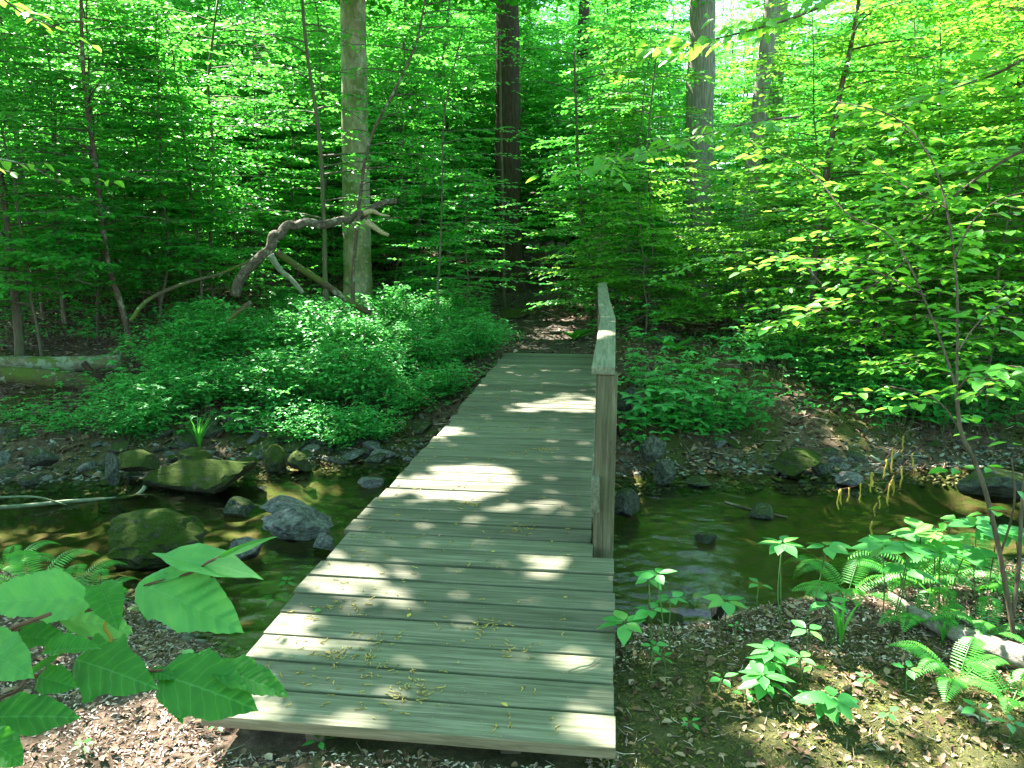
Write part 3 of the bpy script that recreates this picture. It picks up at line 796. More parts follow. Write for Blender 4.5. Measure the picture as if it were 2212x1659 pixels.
big_tree('beech_tree', 768, 14.2, 762, 0, 60, 'stout smooth-barked tree with greenish mossy trunk lit along its left edge behind the fallen limb', M_bark_smooth, seed=1, crownz=(8.5, 17), flare=1.25, rough=.05)
big_tree('oak_tree', 1096, 20, 1096, 0, 56, 'dark furrowed trunk standing left of the trail in the middle of the woods', M_bark_dark, seed=2, crownz=(12, 22), rough=.16)
big_tree('oak_tree', 1506, 17.5, 1518, 0, 60, 'thick pale grey-brown trunk showing through leaves right of the middle', M_bark_grey, seed=3, crownz=(12, 22), rough=.14)
big_tree('oak_tree', 1655, 21, 1682, 0, 40, 'trunk mottled with sun spots just right of the thick pale trunk', M_bark_grey, seed=4, crownz=(14, 22), rough=.14)
big_tree('maple_tree', 1246, 24, 1262, 0, 27, 'slim dark trunk between the dark furrowed trunk and the thick pale one', M_bark_dark, seed=5, crownz=(14, 20), flare=1.2)
big_tree('maple_tree', 1165, 26, 1130, 0, 17, 'thin pale crooked trunk just right of the dark furrowed trunk', M_bark_grey, seed=6, crownz=(13, 18), flare=1.2, bend=.25)
big_tree('maple_tree', 1600, 16, 1625, 380, 34, 'grey trunk low behind the leaning sapling with a sunlit left edge', M_bark_grey, seed=7, crownz=(12, 18), flare=1.3)
big_tree('maple_tree', 1958, 13, 2260, 60, 17, 'dark trunk leaning to the right near the right edge of the woods', M_bark_dark, seed=8, crownz=(7, 11), crad=3, flare=1.2)
big_tree('oak_tree', 565, 27, 560, 0, 26, 'distant dark trunk left of the smooth-barked tree', M_bark_dark, seed=9, crownz=(14, 20), flare=1.2)
big_tree('oak_tree', 1330, 28, 1335, 0, 24, 'distant dim trunk behind the far end of the handrail', M_bark_dark, seed=10, crownz=(15, 21), flare=1.2)

# --- thin stems that the photo shows one by one
def stem_tree(name, pts, D, wpx, label, bk=M_bark_thin, crown=10, spread=1.1, leafL=.08, seed=1, mt=M_under, z_lo=.3, group=None, spacing=.045, tilt=.28, az=None, extend=0):
    """a thin tree drawn through photo points (base first) at distance D (or one distance per point)"""
    D0 = Dg(*pts[0]) if pts[0][1] > 640 else None
    if D0: D = D0 if not isinstance(D, (list, tuple)) else [d + D0 - D[0] for d in D]
    Ds = D if isinstance(D, (list, tuple)) else [D] * len(pts)
    P = np.array([gd(x, y, d) for (x, y), d in zip(pts, Ds)])
    zb = Hs(P[0][0], P[0][1])
    base = np.array([P[0][0], P[0][1], zb])
    Q = curve(np.vstack([base - (0, 0, .15), P[1:] if P[0][2] < zb + .3 else P]), 26)
    if extend:
        d = unit(Q[-1] - Q[-4]); Q = np.vstack([Q, Q[-1] + d * extend * .5, Q[-1] + d * extend])
    Q = Q - base
    root = empty(name, base); tag(root, label, 'tree' if name != 'sapling' else 'sapling', group)
    r0 = wpx * mpp(np.mean(Ds)) / 2; n = len(Q)
    mb = MB(); tube(mb, Q, r0 * np.linspace(1.15, .5, n), 9, .12, seed, rfreq=20)
    r = np.random.default_rng(seed + 900); mbL = MB()
    zz = Q[:, 2]
    o_ = np.argsort(zz)
    tf = lambda z: np.array([np.interp(z, zz[o_], Q[o_, 0]), np.interp(z, zz[o_], Q[o_, 1]), z])
    Hm = zz.max()
    if crown: branch_set(r, Hm * z_lo, Hm * .98, Hm, spread, crown, mbL, mb, tf, leafL, spacing, taper=.3, r0=r0 * .4, tilt=tilt, az=az)
    mb.build('trunk', bk, root, smooth=True)
    if mbL.n: mbL.build('crown', mt, root)
    taken.append((base[0], base[1], .2))
    return root
stem_tree('understory_tree', [(288, 745), (262, 660), (232, 560), (212, 400), (185, 200), (176, 60), (174, -120)], 9.0, 11, 'slender dark curving tree with pale green foot on the left bank', M_bark_blotch, 30, 1.9, seed=1)
stem_tree('understory_tree', [(42, 770), (38, 690), (22, 560), (8, 430), (-10, 300)], 8.6, 16, 'pale green straight stem at the far left edge behind the fallen logs', M_bark_thin, 14, 1.5, seed=2)
stem_tree('understory_tree', [(95, 690), (80, 560), (40, 330), (20, 150), (0, 40), (-30, -100)], 11, 9, 'thin dark crooked tree beside the pale stem at the far left', M_bark_blotch, 24, 1.7, seed=3)
stem_tree('understory_tree', [(140, 700), (128, 560), (120, 420), (118, 200)], 12, 9, 'very thin straight stem between the left-edge stems and the curving tree', M_bark_thin, 18, 1.6, seed=4)
stem_tree('understory_tree', [(705, 636), (702, 590), (700, 480), (690, 300), (660, 90), (650, -60)], 12.2, 11, 'straight green stem just left of the smooth-barked tree', M_bark_thin, 22, 1.8, seed=5)
stem_tree('understory_tree', [(762, 638), (765, 560), (778, 420), (800, 300), (850, 200), (900, 90), (930, -80)], 11.8, 8, 'thin dark sapling arching right in front of the smooth-barked tree', M_bark_blotch, 22, 1.7, seed=6)
stem_tree('understory_tree', [(945, 640), (950, 560), (955, 420), (960, 250), (1000, 60)], 12, 5, 'hair-thin pale stem between the smooth-barked tree and the trail', M_bark_thin, 18, 1.6, seed=7)
stem_tree('understory_tree', [(1089, 560), (1087, 500), (1085, 380), (1082, 250), (1080, 60)], 17, 7, 'thin pale stem standing in front of the dark furrowed trunk', M_bark_thin, 7, 1.2, seed=8)
stem_tree('understory_tree', [(1735, 770), (1752, 650), (1768, 520), (1790, 340), (1815, 200), (1840, 90), (1862, -40)], [9.5, 9.5, 9.6, 9.7, 9.8, 9.9, 10], 14, 'blotched brown tree leaning right with a sunlit lower stem right of the bridge', M_bark_blotch, 14, 1.8, seed=9, leafL=.09)
stem_tree('understory_tree', [(1290, 610), (1262, 500), (1250, 380), (1245, 250), (1240, 100)], 15, 9, 'thin dim stem rising behind the handrail end', M_bark_thin, 22, 1.9, seed=10)
stem_tree('understory_tree', [(1950, 650), (1985, 500), (2050, 400), (2120, 270), (2212, 130), (2290, 40)], 11, 10, 'forked grey stem leaning right at the right edge of the woods', M_bark_grey, 22, 2.0, seed=11, leafL=.09, mt=M_sap)
stem_tree('understory_tree', [(460, 640), (455, 500), (462, 340), (450, 180), (470, 0)], 14, 8, 'thin straight stem among the sunlit leaves left of the fallen limb', M_bark_thin, 24, 1.9, seed=12)
stem_tree('understory_tree', [(1395, 700), (1410, 560), (1405, 430), (1400, 300), (1420, 100)], 13, 6, 'thin upright stem just beyond the far end of the handrail on its right', M_bark_thin, 22, 1.9, seed=13)

# --- the mass of understory trees, each a tree of its own
LBL = ['small understory tree with flat layered sprays in the woods beyond the stream',
       'mid-height understory tree with layered sprays in the woods beyond the stream',
       'tall thin understory tree with layered sprays in the woods beyond the stream',
       'low bushy understory tree in the woods beyond the stream',
       'broader-leaved understory tree in the woods beyond the stream',
       'knee-high to head-high seedling tree in the woods beyond the stream',
       'tall slender understory tree reaching out of the picture beyond the stream']
SAPM = [understory_meshes(131, 4.6, 1.9, 80, rad=.018, leafL=.095, mt=M_sap, **UK), understory_meshes(132, 3.2, 1.6, 60, rad=.014, leafL=.09, mt=M_sap, **UK), understory_meshes(133, 6.0, 2.1, 90, rad=.022, leafL=.10, mt=M_sap, **UK)]
for k, (px, D, i, s) in enumerate([(1400, 12.5, 1, .9), (1800, 11.8, 0, 1), (1900, 10.6, 1, 1.1), (1985, 12.2, 2, .9), (2080, 10.9, 0, 1), (2180, 9.8, 1, 1.1), (2240, 12, 2, 1), (1480, 13.5, 1, .85), (1600, 12.5, 1, .8), (1740, 13.0, 1, 1), (1660, 20, 2, 1), (2120, 14.5, 2, 1.1), (1340, 15, 0, 1.1), (2300, 10.4, 0, 1.1)]):
    p = gd(px, 502, D); wa, wb = where(p[0], p[1]); place_tree(SAPM[i], p[0], p[1], s, k * 2.1, 'understory_tree', 'yellow-green leafy sapling %s, %s' % (wa, wb), 'yellow-green saplings %s, %s' % (wa, wb)); taken.append((p[0], p[1], .3))
for k, (px, D, i, s) in enumerate([(330, 12.5, 0, .9), (60, 11.8, 3, 1.1), (190, 12.8, 0, 1), (430, 12.8, 3, 1.1), (560, 15.8, 0, 1), (640, 15.9, 3, 1), (120, 14, 1, .9), (-60, 12, 0, 1), (1010, 12.9, 5, 1.1), (850, 17, 0, 1.1), (1300, 13.6, 5, 1.2)]):
    p = gd(px, 502, D); wa, wb = where(p[0], p[1]); place_tree(US[i], p[0], p[1], s, k * 2.7, 'understory_tree', 'leafy layered understory tree %s, %s' % (wa, wb), 'leafy layered understory trees %s, %s' % (wa, wb)); taken.append((p[0], p[1], .3))
def forest(n, y0, y1, kinds, seed, smin=.8, smax=1.15, gap=.5, margin=2.0, density=None):
    r = random.Random(seed); k = t = 0
    while k < n and t < n * 50:
        t += 1
        y = y0 + (y1 - y0) * r.random() ** .85; a, b = inframe_x(y, margin); x = r.uniform(a, b)
        if y - float(yf(x)) < 2.2: continue
        if trail(np.array([x]), np.array([y]))[0] > .05 and y < 22: continue
        if abs(x + .9) < 1.5 and y < 13.5: continue
        if not free(x, y, gap): continue
        i = r.choice(kinds); s = r.uniform(smin, smax)
        azd = math.degrees(math.atan2(x, y)); dd = math.hypot(x, y); hh = (5, 7, 8.5, 4, 6, 2.4, 10.5)[i] * s
        if 4.5 < azd < 14.5 and hh > .2 + .42 * (dd - 4.3): continue      # low growth under the window of sky
        fx = CX + FPX * np.dot([x, y, 0], RT) / np.dot([x, y, 0], unit(np.array([FW[0], FW[1], 0])))
        if abs(fx - 770) < 250 * 12 / dd and dd < 14.5 and hh > 1.5: continue   # keep the named trunks in view
        if abs(fx - 1096) * dd / FPX < .35 + .6 * s * (2, 2.4, 2.6, 1.8, 2.3, 1.2, 3.2)[i] and dd < 20: continue
        if abs(fx - 1510) < 130 and dd < 17.5 and hh > 3.2: continue
        wa, wb = where(x, y); kd = ['small', 'mid-height', 'tall thin', 'low bushy', 'broader-leaved', 'seedling', 'tall slender'][i]
        place_tree(US[i], x, y, s, r.uniform(0, 6.28), 'understory_tree', '%s understory tree %s, %s' % (kd, wa, wb), '%s understory trees %s, %s' % (kd, wa, wb))
        taken.append((x, y, gap * .5)); k += 1
forest(26, 10.8, 15, [0, 3, 3, 5, 5, 1], 1, .8, 1.05, .55, 1.0)
forest(50, 14, 22, [0, 1, 2, 3, 4, 4, 0], 2, gap=.5)
forest(70, 20, 32, [1, 2, 4, 6, 6], 3, .9, 1.3, .5)
forest(56, 30, 44, [2, 6, 6, 4], 4, 1.1, 1.5, .6)
r = random.Random(31)
for k in range(84):
    y = r.uniform(36, 80); a, b = inframe_x(y, 4); x = r.uniform(a, b)
    i = r.randrange(2)
    place_tree(FARM[i], x, y, r.uniform(.85, 1.25), r.uniform(0, 6.28), 'background_tree', ['distant', 'distant tall'][i] + ' leafy tree far back in the woods ' + where(x, y)[0], ['distant', 'distant tall'][i] + ' trees far back ' + where(x, y)[0])

# --- unseen crowns added to shade the bridge; leaf gaps cut where sun spots fall
def tosun0(P):
    """where the sun ray through P meets deck level"""
    t = P[:, 2] / SD[2]; return P[:, :2] - SD[None, :2] * t[:, None]
PATCH = [  # sunlit spots lying on the deck, rail and banks: photo x, y, half width, half depth, openness
    (1000, 1040, 110, 38, 1), (1235, 870, 62, 20, 1), (1140, 880, 50, 10, .8), (960, 932, 34, 14, .9), (745, 1248, 85, 34, 1), (830, 1290, 50, 18, .8),
    (635, 1335, 62, 20, 1), (620, 1395, 90, 30, .8), (1180, 1222, 50, 24, .8), (1160, 1100, 80, 15, .7), (1265, 1425, 60, 22, .7),
    (640, 1545, 150, 22, .7), (1210, 1520, 70, 26, .5), (1290, 1580, 50, 30, .6),
    (340, 1480, 200, 75, .95), (130, 1560, 190, 70, .8), (450, 1600, 170, 60, .85), (520, 1380, 70, 22, .8), (700, 1625, 80, 30, .7), (1500, 1640, 140, 30, .8),
    (1890, 1470, 120, 60, .8), (1760, 1368, 70, 20, .8), (2140, 1280, 90, 60, .95), (2100, 1160, 150, 28, .9), (2030, 1400, 80, 30, .9), (1700, 1500, 110, 34, 1), (1960, 1560, 190, 40, 1), (2120, 1440, 90, 34, .9), (1480, 1600, 60, 20, .8), (1830, 1420, 70, 26, .9), (1930, 1250, 90, 26, .8), (1690, 1190, 80, 16, .6), (1800, 1300, 60, 30, .4),
    (650, 1100, 130, 40, .85), (800, 1045, 80, 26, .8), (700, 1190, 60, 20, .6), (620, 1200, 60, 20, .5), (2050, 900, 120, 50, .55), (1600, 1420, 90, 26, .8), (2180, 1380, 60, 30, .9), (1800, 1600, 160, 30, .9), (1650, 740, 60, 12, .8),
    (1305, 738, 30, 9, 1), (700, 760, 120, 30, .35), (720, 700, 60, 20, .3), (1180, 712, 70, 10, .8), (1130, 745, 50, 6, .6), (760, 640, 40, 30, .9), (700, 590, 60, 40, .8), (430, 720, 90, 24, .6), (600, 860, 70, 30, .5), (1690, 900, 70, 30, .25), (350, 800, 80, 20, .3), (110, 790, 110, 14, .9), (60, 850, 90, 16, .7)]
PT = []
for px, py, hx, hy, op in PATCH:
    zz = 0.0 if py < 1700 else 0
    if (px, py) == (1305, 738): zz = 0.9
    c = gz(px, py, zz); e = gz(px, py - hy, zz); D = math.hypot(c[0], c[1])
    c0 = c[:2] - SD[:2] / SD[2] * c[2]
    PT.append((c0[0], c0[1], hx * mpp(math.hypot(D, 1.6)), abs(e[1] - c[1]), op))
def openness(Q):
    o = np.zeros(len(Q))
    wx = Q[:, 0] + .10 * (vnoise(Q[:, 0], Q[:, 1], 5, 41) - .5); wy = Q[:, 1] + .10 * (vnoise(Q[:, 0], Q[:, 1], 5, 42) - .5)
    for cx_, cy_, ax, ay, op in PT:
        d = ((wx - cx_) / (ax + .03)) ** 2 + ((wy - cy_) / (ay + .03)) ** 2
        o = np.maximum(o, min(1, op * 1.25) * (d < 1))
    return o
def shade_trees():
    r = np.random.default_rng(77)
    homes = [('shade_tree', (-8.4, 7.6), 'unseen tree added left of the stream, its crown shaped to shade the bridge'),
             ('shade_tree', (-6.3, 3.0), 'unseen tree added on the near left bank, its crown shaped to shade the stream'),
             ('shade_tree', (-12.0, 13.5), 'unseen shade tree added deep in the woods on the left'),
             ('shade_tree', (5.4, 9.0), 'unseen shade tree added on the right over the far bank'), ]
    HX = np.array([h[1] for h in homes] + [BIG['beech_tree'][0][:2]])
    n = 104000
    Q = np.c_[r.uniform(-7.5, 7.0, n), r.uniform(.2, 14.5, n)]
    h = r.uniform(6.0, 9.8, n)
    # thinner over the far banks
    keep = r.random(n) > openness(Q) * 0.985
    dens = 0.40 + 0.60 * (np.abs(Q[:, 0] + .6) < 2.4) 
    dens = np.where((Q[:, 1] > 8.5) & (Q[:, 0] < -2.2), .15, dens)
    keep &= r.random(n) < dens
    PP = np.c_[Q + SD[None, :2] / SD[2] * h[:, None], h]
    azr = np.degrees(np.arctan2(PP[:, 0], PP[:, 1])); elr = np.degrees(np.arctan2(h - 1.6, np.hypot(PP[:, 0], PP[:, 1])))
    keep &= ~((azr > 4) & (azr < 15) & (elr > 17) & (elr < 36))      # a window of open sky that the stream mirrors
    Q = Q[keep]; h = h[keep]; n = len(Q)
    P = np.c_[Q + SD[None, :2] / SD[2] * h[:, None], h]
    own = np.argmin(((P[:, None, :2] - HX[None]) ** 2).sum(-1), 1)
    for k in range(len(HX)):
        sel = own == k; Pk = P[sel]
        if k < len(homes):
            nm, (x, y), lb = homes[k]; z0 = Hs(x, y); root = empty(nm, (x, y, z0)); tag(root, lb, 'tree')
            base = np.array([x, y, z0]); tb = MB()
            zz = np.linspace(-.4, 13, 30); T = np.c_[np.sin(zz * .3 + k) * .15, np.cos(zz * .25) * .1, zz]
            tube(tb, T, .27 * (1 - .6 * zz / 13) * (1 + .5 * np.exp(-np.clip(zz, 0, 9) / .3)), 18, .12, k)
        else:
            base, root = BIG['beech_tree']; tb = MB(); T = None
        # boughs reaching out to where the leaves hang
        if len(Pk) > 10:
            cs = Pk[r.choice(len(Pk), 26)]
            for c in cs:
                c = c - base; s0 = np.array([0, 0, max(c[2] - np.hypot(c[0], c[1]) * .55, 9.0 if T is None else 5)])
                m1 = s0 * .5 + c * .5 + np.array([0, 0, .3])
                tube(tb, curve([s0, m1, c], 9), np.linspace(.05, .008, 9), 6)
        mb = MB(); m = len(Pk)
        a = r.uniform(0, 6.28, m); D = np.c_[np.cos(a), np.sin(a), r.normal(-.2, .25, m)]
        N = unit(np.c_[r.normal(0, .5, m), r.normal(0, .5, m), np.ones(m)])
        sz = r.uniform(.12, .20, m)
        leaves(mb, Pk - base - unit(D) * sz[:, None] * .5, D, N, sz, sz * .72, .12, .1)
        if k < len(homes):
            tb.build('trunk', M_bark_grey, root, smooth=True); mb.build('crown', M_canopy, root)
        else:
            tb.build('limb', M_bark_smooth, root, smooth=True); mb.build('bough', M_canopy, root)  # the beech carries its share of the leaves shaped for shade
shade_trees()

# the wood goes on behind the camera; unseen trees added to cut sky light
for k, (x, y) in enumerate([(-5.5, -4.5), (3.5, -6), (8.5, -1.5), (-9.5, -1), (0, -11), (9.5, 4.5), (-13, 3.5), (12, -8)]):
    place_tree(FARM[k % 2], x, y, 1.15, k * 1.7, 'ambient_shade_tree', 'unseen tall tree of the wood, added round the near bank to dim sky light', 'unseen trees added round the near bank for shade')

# ------------------------------------------------------------------ shrubs on the left bank
def shrub_mesh(seed, h, rad, nst, leafL, mt=M_shrub, dens=.030, name='foliage'):
    r = np.random.default_rng(seed); mb = MB(); st = MB()
    for i in range(nst):
        a = r.uniform(0, 6.28); reach = rad * math.sqrt(r.random()); hh = h * (1 - .35 * (reach / rad) ** 2) * r.uniform(.75, 1.1)
        n = 6; t = np.linspace(0, 1, n); d = np.array([math.cos(a), math.sin(a), 0])
        P = d * (reach * t ** 1.3)[:, None] + np.array([0, 0, 1.0]) * (hh * (t - .18 * t ** 3))[:, None] + r.normal(0, .012, (n, 3)) * t[:, None]
        P += np.array([r.normal(0, .05), r.normal(0, .05), -.05])
        prisms(st, P[:-1], P[1:], .0032, .0022, 3)
        m = max(int(hh * .8 / dens), 4); ts = r.uniform(.22, 1, m)
        q = np.stack([np.interp(ts, t, P[:, c]) for c in range(3)], 1)
        az = r.uniform(0, 6.28, m); td = np.c_[np.cos(az), np.sin(az), r.normal(.15, .2, m)]
        leafy_twigs(q, td, r.uniform(.05, .13, m), r, leafL * .55, leafL, leafL * .55, mb, None, tilt=.35, ang=60, droop=.5)
    return st.mesh('stem', M_thin_g, True), mb.mesh(name, mt)
M_thin_g = bark_mat('green_stem', (0.03, 0.06, 0.015), (0.06, 0.12, 0.03), (0.10, 0.16, 0.05), (20, 20, 5), bs=0.2)
SH = [shrub_mesh(201, .85, .62, 66, .052), shrub_mesh(202, .65, .55, 56, .047), shrub_mesh(203, 1.0, .6, 62, .056)]
def place2(meshes, names, x, y, s, rz, name, label, cat, group=None, z=None, dz=0):
    t = empty(name, (x, y, (Hs(x, y) if z is None else z) + dz), rz); t.scale = (s, s, s)
    for m, nm in zip(meshes, names):
        a = bpy.data.objects.new(nm, m); col.objects.link(a); a.parent = t
    tag(t, label, cat, group); return t
r = random.Random(5)
SHP = [(280, 945, .85, 1), (345, 905, 1.0, 1), (430, 880, 1.0, 1), (520, 870, .9, 1), (655, 955, .75, 1), (735, 965, .8, 1), (805, 950, .7, 1), (600, 890, 1.0, 0),
       (705, 880, 1.05, 0), (800, 880, 1.0, 0), (880, 890, .8, 1), (380, 830, 1.0, 0), (480, 800, 1.0, 2), (590, 805, 1.0, 0), (690, 800, 1.0, 2), (790, 805, 1.0, 0), (885, 815, .95, 0), (950, 800, .8, 1),
       (430, 750, .9, 0), (540, 740, .8, 1), (640, 735, .9, 0), (740, 740, .9, 0), (840, 740, .95, 2), (930, 745, .9, 0), (1000, 770, .75, 1), (985, 720, .8, 0), (900, 695, .9, 2), (800, 690, .8, 0), (700, 690, .75, 1), (610, 680, .7, 0)]
SIDE = lambda px: 'leftmost part' if px < 350 else 'left part' if px < 520 else 'centre' if px < 700 else 'right part' if px < 880 else 'beside the deck'
for i, (px, py, s, k) in enumerate(SHP + [(1035, 775, .8, 0), (1060, 745, .7, 1), (960, 860, .8, 1), (300, 885, .75, 1)]):
    s *= 1.18
    p = gg(px, py)
    row = 'overhanging the water left of the bridge' if py > 930 and px > 600 else ('in the front row of the left bank' if py > 860 else ('in the middle of the thicket on the left bank' if py > 760 else 'at the back of the thicket on the left bank'))
    place2(SH[k], ('stem', 'foliage'), p[0], p[1], s, r.uniform(0, 6.28), 'shrub', 'bright small-leaved shrub ' + row + ', ' + SIDE(px), 'shrub', 'small-leaved shrubs ' + row + ', ' + SIDE(px))

# herbs of the banks and the forest floor
def herb_mesh(seed, h, nst, leafL, rad, mt=M_shrub, asp=.6):
    r = np.random.default_rng(seed); mb = MB(); st = MB()
    for i in range(nst):
        b = np.array([r.normal(0, rad * .4), r.normal(0, rad * .4), -.03]); a = r.uniform(0, 6.28)
        tip = b + np.array([math.cos(a) * rad * r.uniform(.2, .8), math.sin(a) * rad * r.uniform(.2, .8), h * r.uniform(.55, 1.1) + .03])
        prisms(st, [b], [tip], .002, .0015)
        for q in (1.0, .7, .45):
            if r.random() < .3 and q < 1: continue
            c = b + (tip - b) * q; k = r.integers(3, 6); az = r.uniform(0, 6.28) + np.arange(k) * 6.283 / k + r.normal(0, .2, k)
            D = np.c_[np.cos(az), np.sin(az), r.normal(.05, .15, k)]; sz = leafL * r.uniform(.7, 1.15, k)
            leaves(mb, np.repeat(c[None], k, 0), D, orient_up(k, r, .25), sz, sz * asp, .12, .2)
    return st.mesh('stem', M_thin_g, True), mb.mesh('leaves', mt)
HB = [herb_mesh(301, .16, 9, .045, .16), herb_mesh(302, .28, 7, .07, .15, asp=.55), herb_mesh(303, .10, 12, .035, .2, asp=.75), herb_mesh(304, .4, 8, .06, .2)]
_q = gg(130, 812); D_LOG = math.hypot(_q[0], _q[1]); D_LOGX = gg(270, 812)[0]
def herbs(n, seed, xr, sr, side, label, group, kinds=(0, 1, 2, 3), smin=.7, smax=1.3):
    r = random.Random(seed); k = t = 0
    while k < n and t < n * 40:
        t += 1; x = r.uniform(*xr); s = r.uniform(*sr); y = float(yf(x)) + s if side == 'far' else float(yn(x)) - s
        if trail(np.array([x]), np.array([y]))[0] > .3 or (abs(x + .6) < .75 and 1.9 < y < 10.6): continue
        a, b = inframe_x(y, .3)
        if not a < x < b: continue
        if x < -3.6 and .9 < D_LOG - math.hypot(x, y) + .9 < 1.9 and side == 'far' and x < D_LOGX: continue
        if side == 'far' and vnoise(x, y, .8, 51) < .38: continue
        i = r.choice(kinds)
        place2(HB[i], ('stem', 'leaves'), x, y, r.uniform(smin, smax), r.uniform(0, 6.28), 'bank_herb', label + ', ' + where(x, y)[0], 'plant', group + ', ' + where(x, y)[0]); k += 1
herbs(60, 1, (-8, -3.2), (.9, 2.6), 'far', 'low herb among stones on the left bank', 'herbs on the left bank')
herbs(150, 2, (.35, 7.0), (.75, 3.6), 'far', 'low herb among dead leaves beyond the stream', 'herbs on the right bank', (0, 1, 2, 3), 1.2, 2.0)
herbs(50, 3, (-11, -2), (3.2, 10), 'far', 'green seedling on the leafy left slope', 'seedlings on the left slope', (1, 3, 3), 1, 1.9)
herbs(35, 4, (-1, 9), (4, 11), 'far', 'green seedling on the shaded forest floor', 'seedlings on the right forest floor', (1, 3, 3), 1, 1.9)

# ------------------------------------------------------------------ whorled plants, ferns and broad-leaved plants
OVATE = [(0, .004), (.06, .05), (.16, .15), (.3, .235), (.42, .26), (.55, .245), (.7, .18), (.83, .10), (.93, .04), (1, .001)]
fv, ff, fu = fan_leaf(OVATE, .12, .18, 2)
def whorl_plant(px, py, hpx, wpx, label, seed, stems=1, nleaf=6, tiers=1, mt=M_plant, base=None, D=None, group=None, name='whorled_plant'):
    """plant whose topmost whorl is centred at (px, py) and spans wpx; foot hpx below in the photo"""
    r = np.random.default_rng(seed)
    foot = gg(px if base is None else base, py + hpx)
    Dd = math.hypot(foot[0], foot[1])
    top = gd(px, py, Dd)
    root = empty(name, foot); tag(root, label, 'plant', group)
    sb = MB(); lb = MB(); R = wpx * mpp(Dd) / 2
    for sidx in range(stems):
        off = np.array([0, 0, 0.]) if sidx == 0 else np.array([r.normal(0, R * .9), r.normal(0, R * .7), r.normal(-.03, .03)])
        tp = top - foot + off
        b0 = np.array([off[0] * .3, off[1] * .3, -.03])
        mid = (tp + b0) / 2 + np.array([r.normal(0, .012), r.normal(0, .012), 0])
        tube(sb, curve([b0, mid, tp], 8), .0028, 5)
        for tr_ in range(tiers):
            f = 1 - tr_ * .22; c = b0 + (tp - b0) * f
            k = nleaf; a0 = r.uniform(0, 6.28)
            for j in range(k):
                a = a0 + j * 6.283 / k + r.normal(0, .15)
                D_ = np.array([math.cos(a), math.sin(a), r.normal(.08 if tr_ == 0 else -.05, .1)])
                s_ = R * r.uniform(.72, 1.08) * (1 if stems == 1 else .8)
                put(lb, fv, ff, c + D_ * .01, D_, np.array([r.normal(0, .18), r.normal(0, .18), 1]), s_, fu)
    sb.build('stem', M_thin_g, root, True); lb.build('leaves', mt, root, True)
    return root
wp = whorl_plant
wp(1350, 1345, 95, 130, 'whorled green plant leaning over the right edge of the deck', 1, nleaf=7)
wp(1405, 1318, 110, 90, 'small whorled plant just behind the one leaning over the deck', 2, nleaf=5)
wp(1418, 1240, 200, 120, 'slim whorled plant held out over the water right of the deck', 3, stems=2, nleaf=5)
wp(1450, 1292, 110, 80, 'darker small whorled plant between the deck and the blue reflection', 4, nleaf=5)
wp(1412, 1395, 75, 60, 'small plant of four leaves below the flat mossy stone', 5, nleaf=4)
wp(1432, 1420, 55, 64, 'small plant of drooping leaves on the moss right of the deck', 6, nleaf=4)
wp(1568, 1298, 60, 110, 'low whorled plant at the water edge below the blue reflection', 7, nleaf=6)
wp(1690, 1175, 190, 130, 'tall whorled plant with a flat top standing against the water', 8, stems=3, nleaf=6)
wp(1640, 1262, 70, 60, 'two-leaved pale plant below the tall flat-topped plant', 9, nleaf=3)
wp(1665, 1405, 80, 150, 'full whorled plant with many tiers in the middle of the near right bank', 10, stems=3, nleaf=7, tiers=2)
wp(1745, 1360, 110, 100, 'plant with one large sunlit leaf right of the many-tiered plant', 11, stems=2, nleaf=4)
wp(1590, 1352, 60, 36, 'tiny plant with two leaf pairs left of the many-tiered plant', 12, nleaf=3)
wp(1790, 1300, 90, 110, 'plant with a broad pale leaf in front of the dark green fern', 13, nleaf=4)
wp(1905, 1170, 180, 150, 'broad-leaved plant left of the sunlit flat-topped plants', 14, stems=3, nleaf=5)
wp(1990, 1150, 170, 190, 'sunlit flat-topped plant beside the thin sapling stem', 15, stems=3, nleaf=6)
wp(2110, 1135, 190, 170, 'brightly lit flat-topped plant behind the thin sapling stem', 16, stems=3, nleaf=6)
wp(2195, 1150, 170, 150, 'pale flat-topped plant at the right edge of the picture', 17, stems=2, nleaf=6)
wp(2030, 1195, 150, 170, 'shaded flat-topped plant below the sunlit ones', 18, stems=2, nleaf=6)
wp(1755, 1440, 40, 52, 'small yellow-green seedling on the sunlit litter', 19, nleaf=3, mt=M_fern)
wp(1870, 1465, 35, 44, 'small round-leaved seedling left of the pale stick', 20, nleaf=4)
wp(1960, 1445, 60, 60, 'thin seedling in the leaf litter left of the big fern', 21, nleaf=4)
wp(1560, 1465, 40, 70, 'small seedling on the mossy ground above the bottom edge', 22, nleaf=4)
wp(1610, 1500, 35, 60, 'pair of bright seedling leaves on dark moss', 23, nleaf=3)
wp(2110, 1530, 40, 70, 'seedling at the lower right on brown litter', 24, nleaf=4)
wp(2180, 1560, 40, 70, 'round-leaved seedling near the lower right corner', 25, nleaf=4)
wp(1920, 1540, 30, 60, 'seedling low on the right, below the round-leaved one', 26, nleaf=4)
wp(1490, 1560, 30, 50, 'small seedling on the moss close to the front board', 27, nleaf=4)
wp(590, 1292, 60, 70, 'small plant growing against the left edge of the deck over the water', 28, nleaf=5)
wp(420, 1420, 40, 100, 'pale sunlit plant on the litter behind the dark foreground leaves', 29, nleaf=6)
wp(690, 1600, 25, 70, 'small seedling at the foot of the front board', 30, nleaf=4)
wp(180, 1610, 25, 46, 'little yellow-green seedling on the sunlit litter at lower left', 31, nleaf=5, mt=M_fern)
wp(470, 1568, 20, 40, 'tiny sunlit seedling left of the front board', 32, nleaf=4)
wp(620, 1255, 70, 50, 'second small plant at the left edge of the deck, a little further back', 33, nleaf=4)

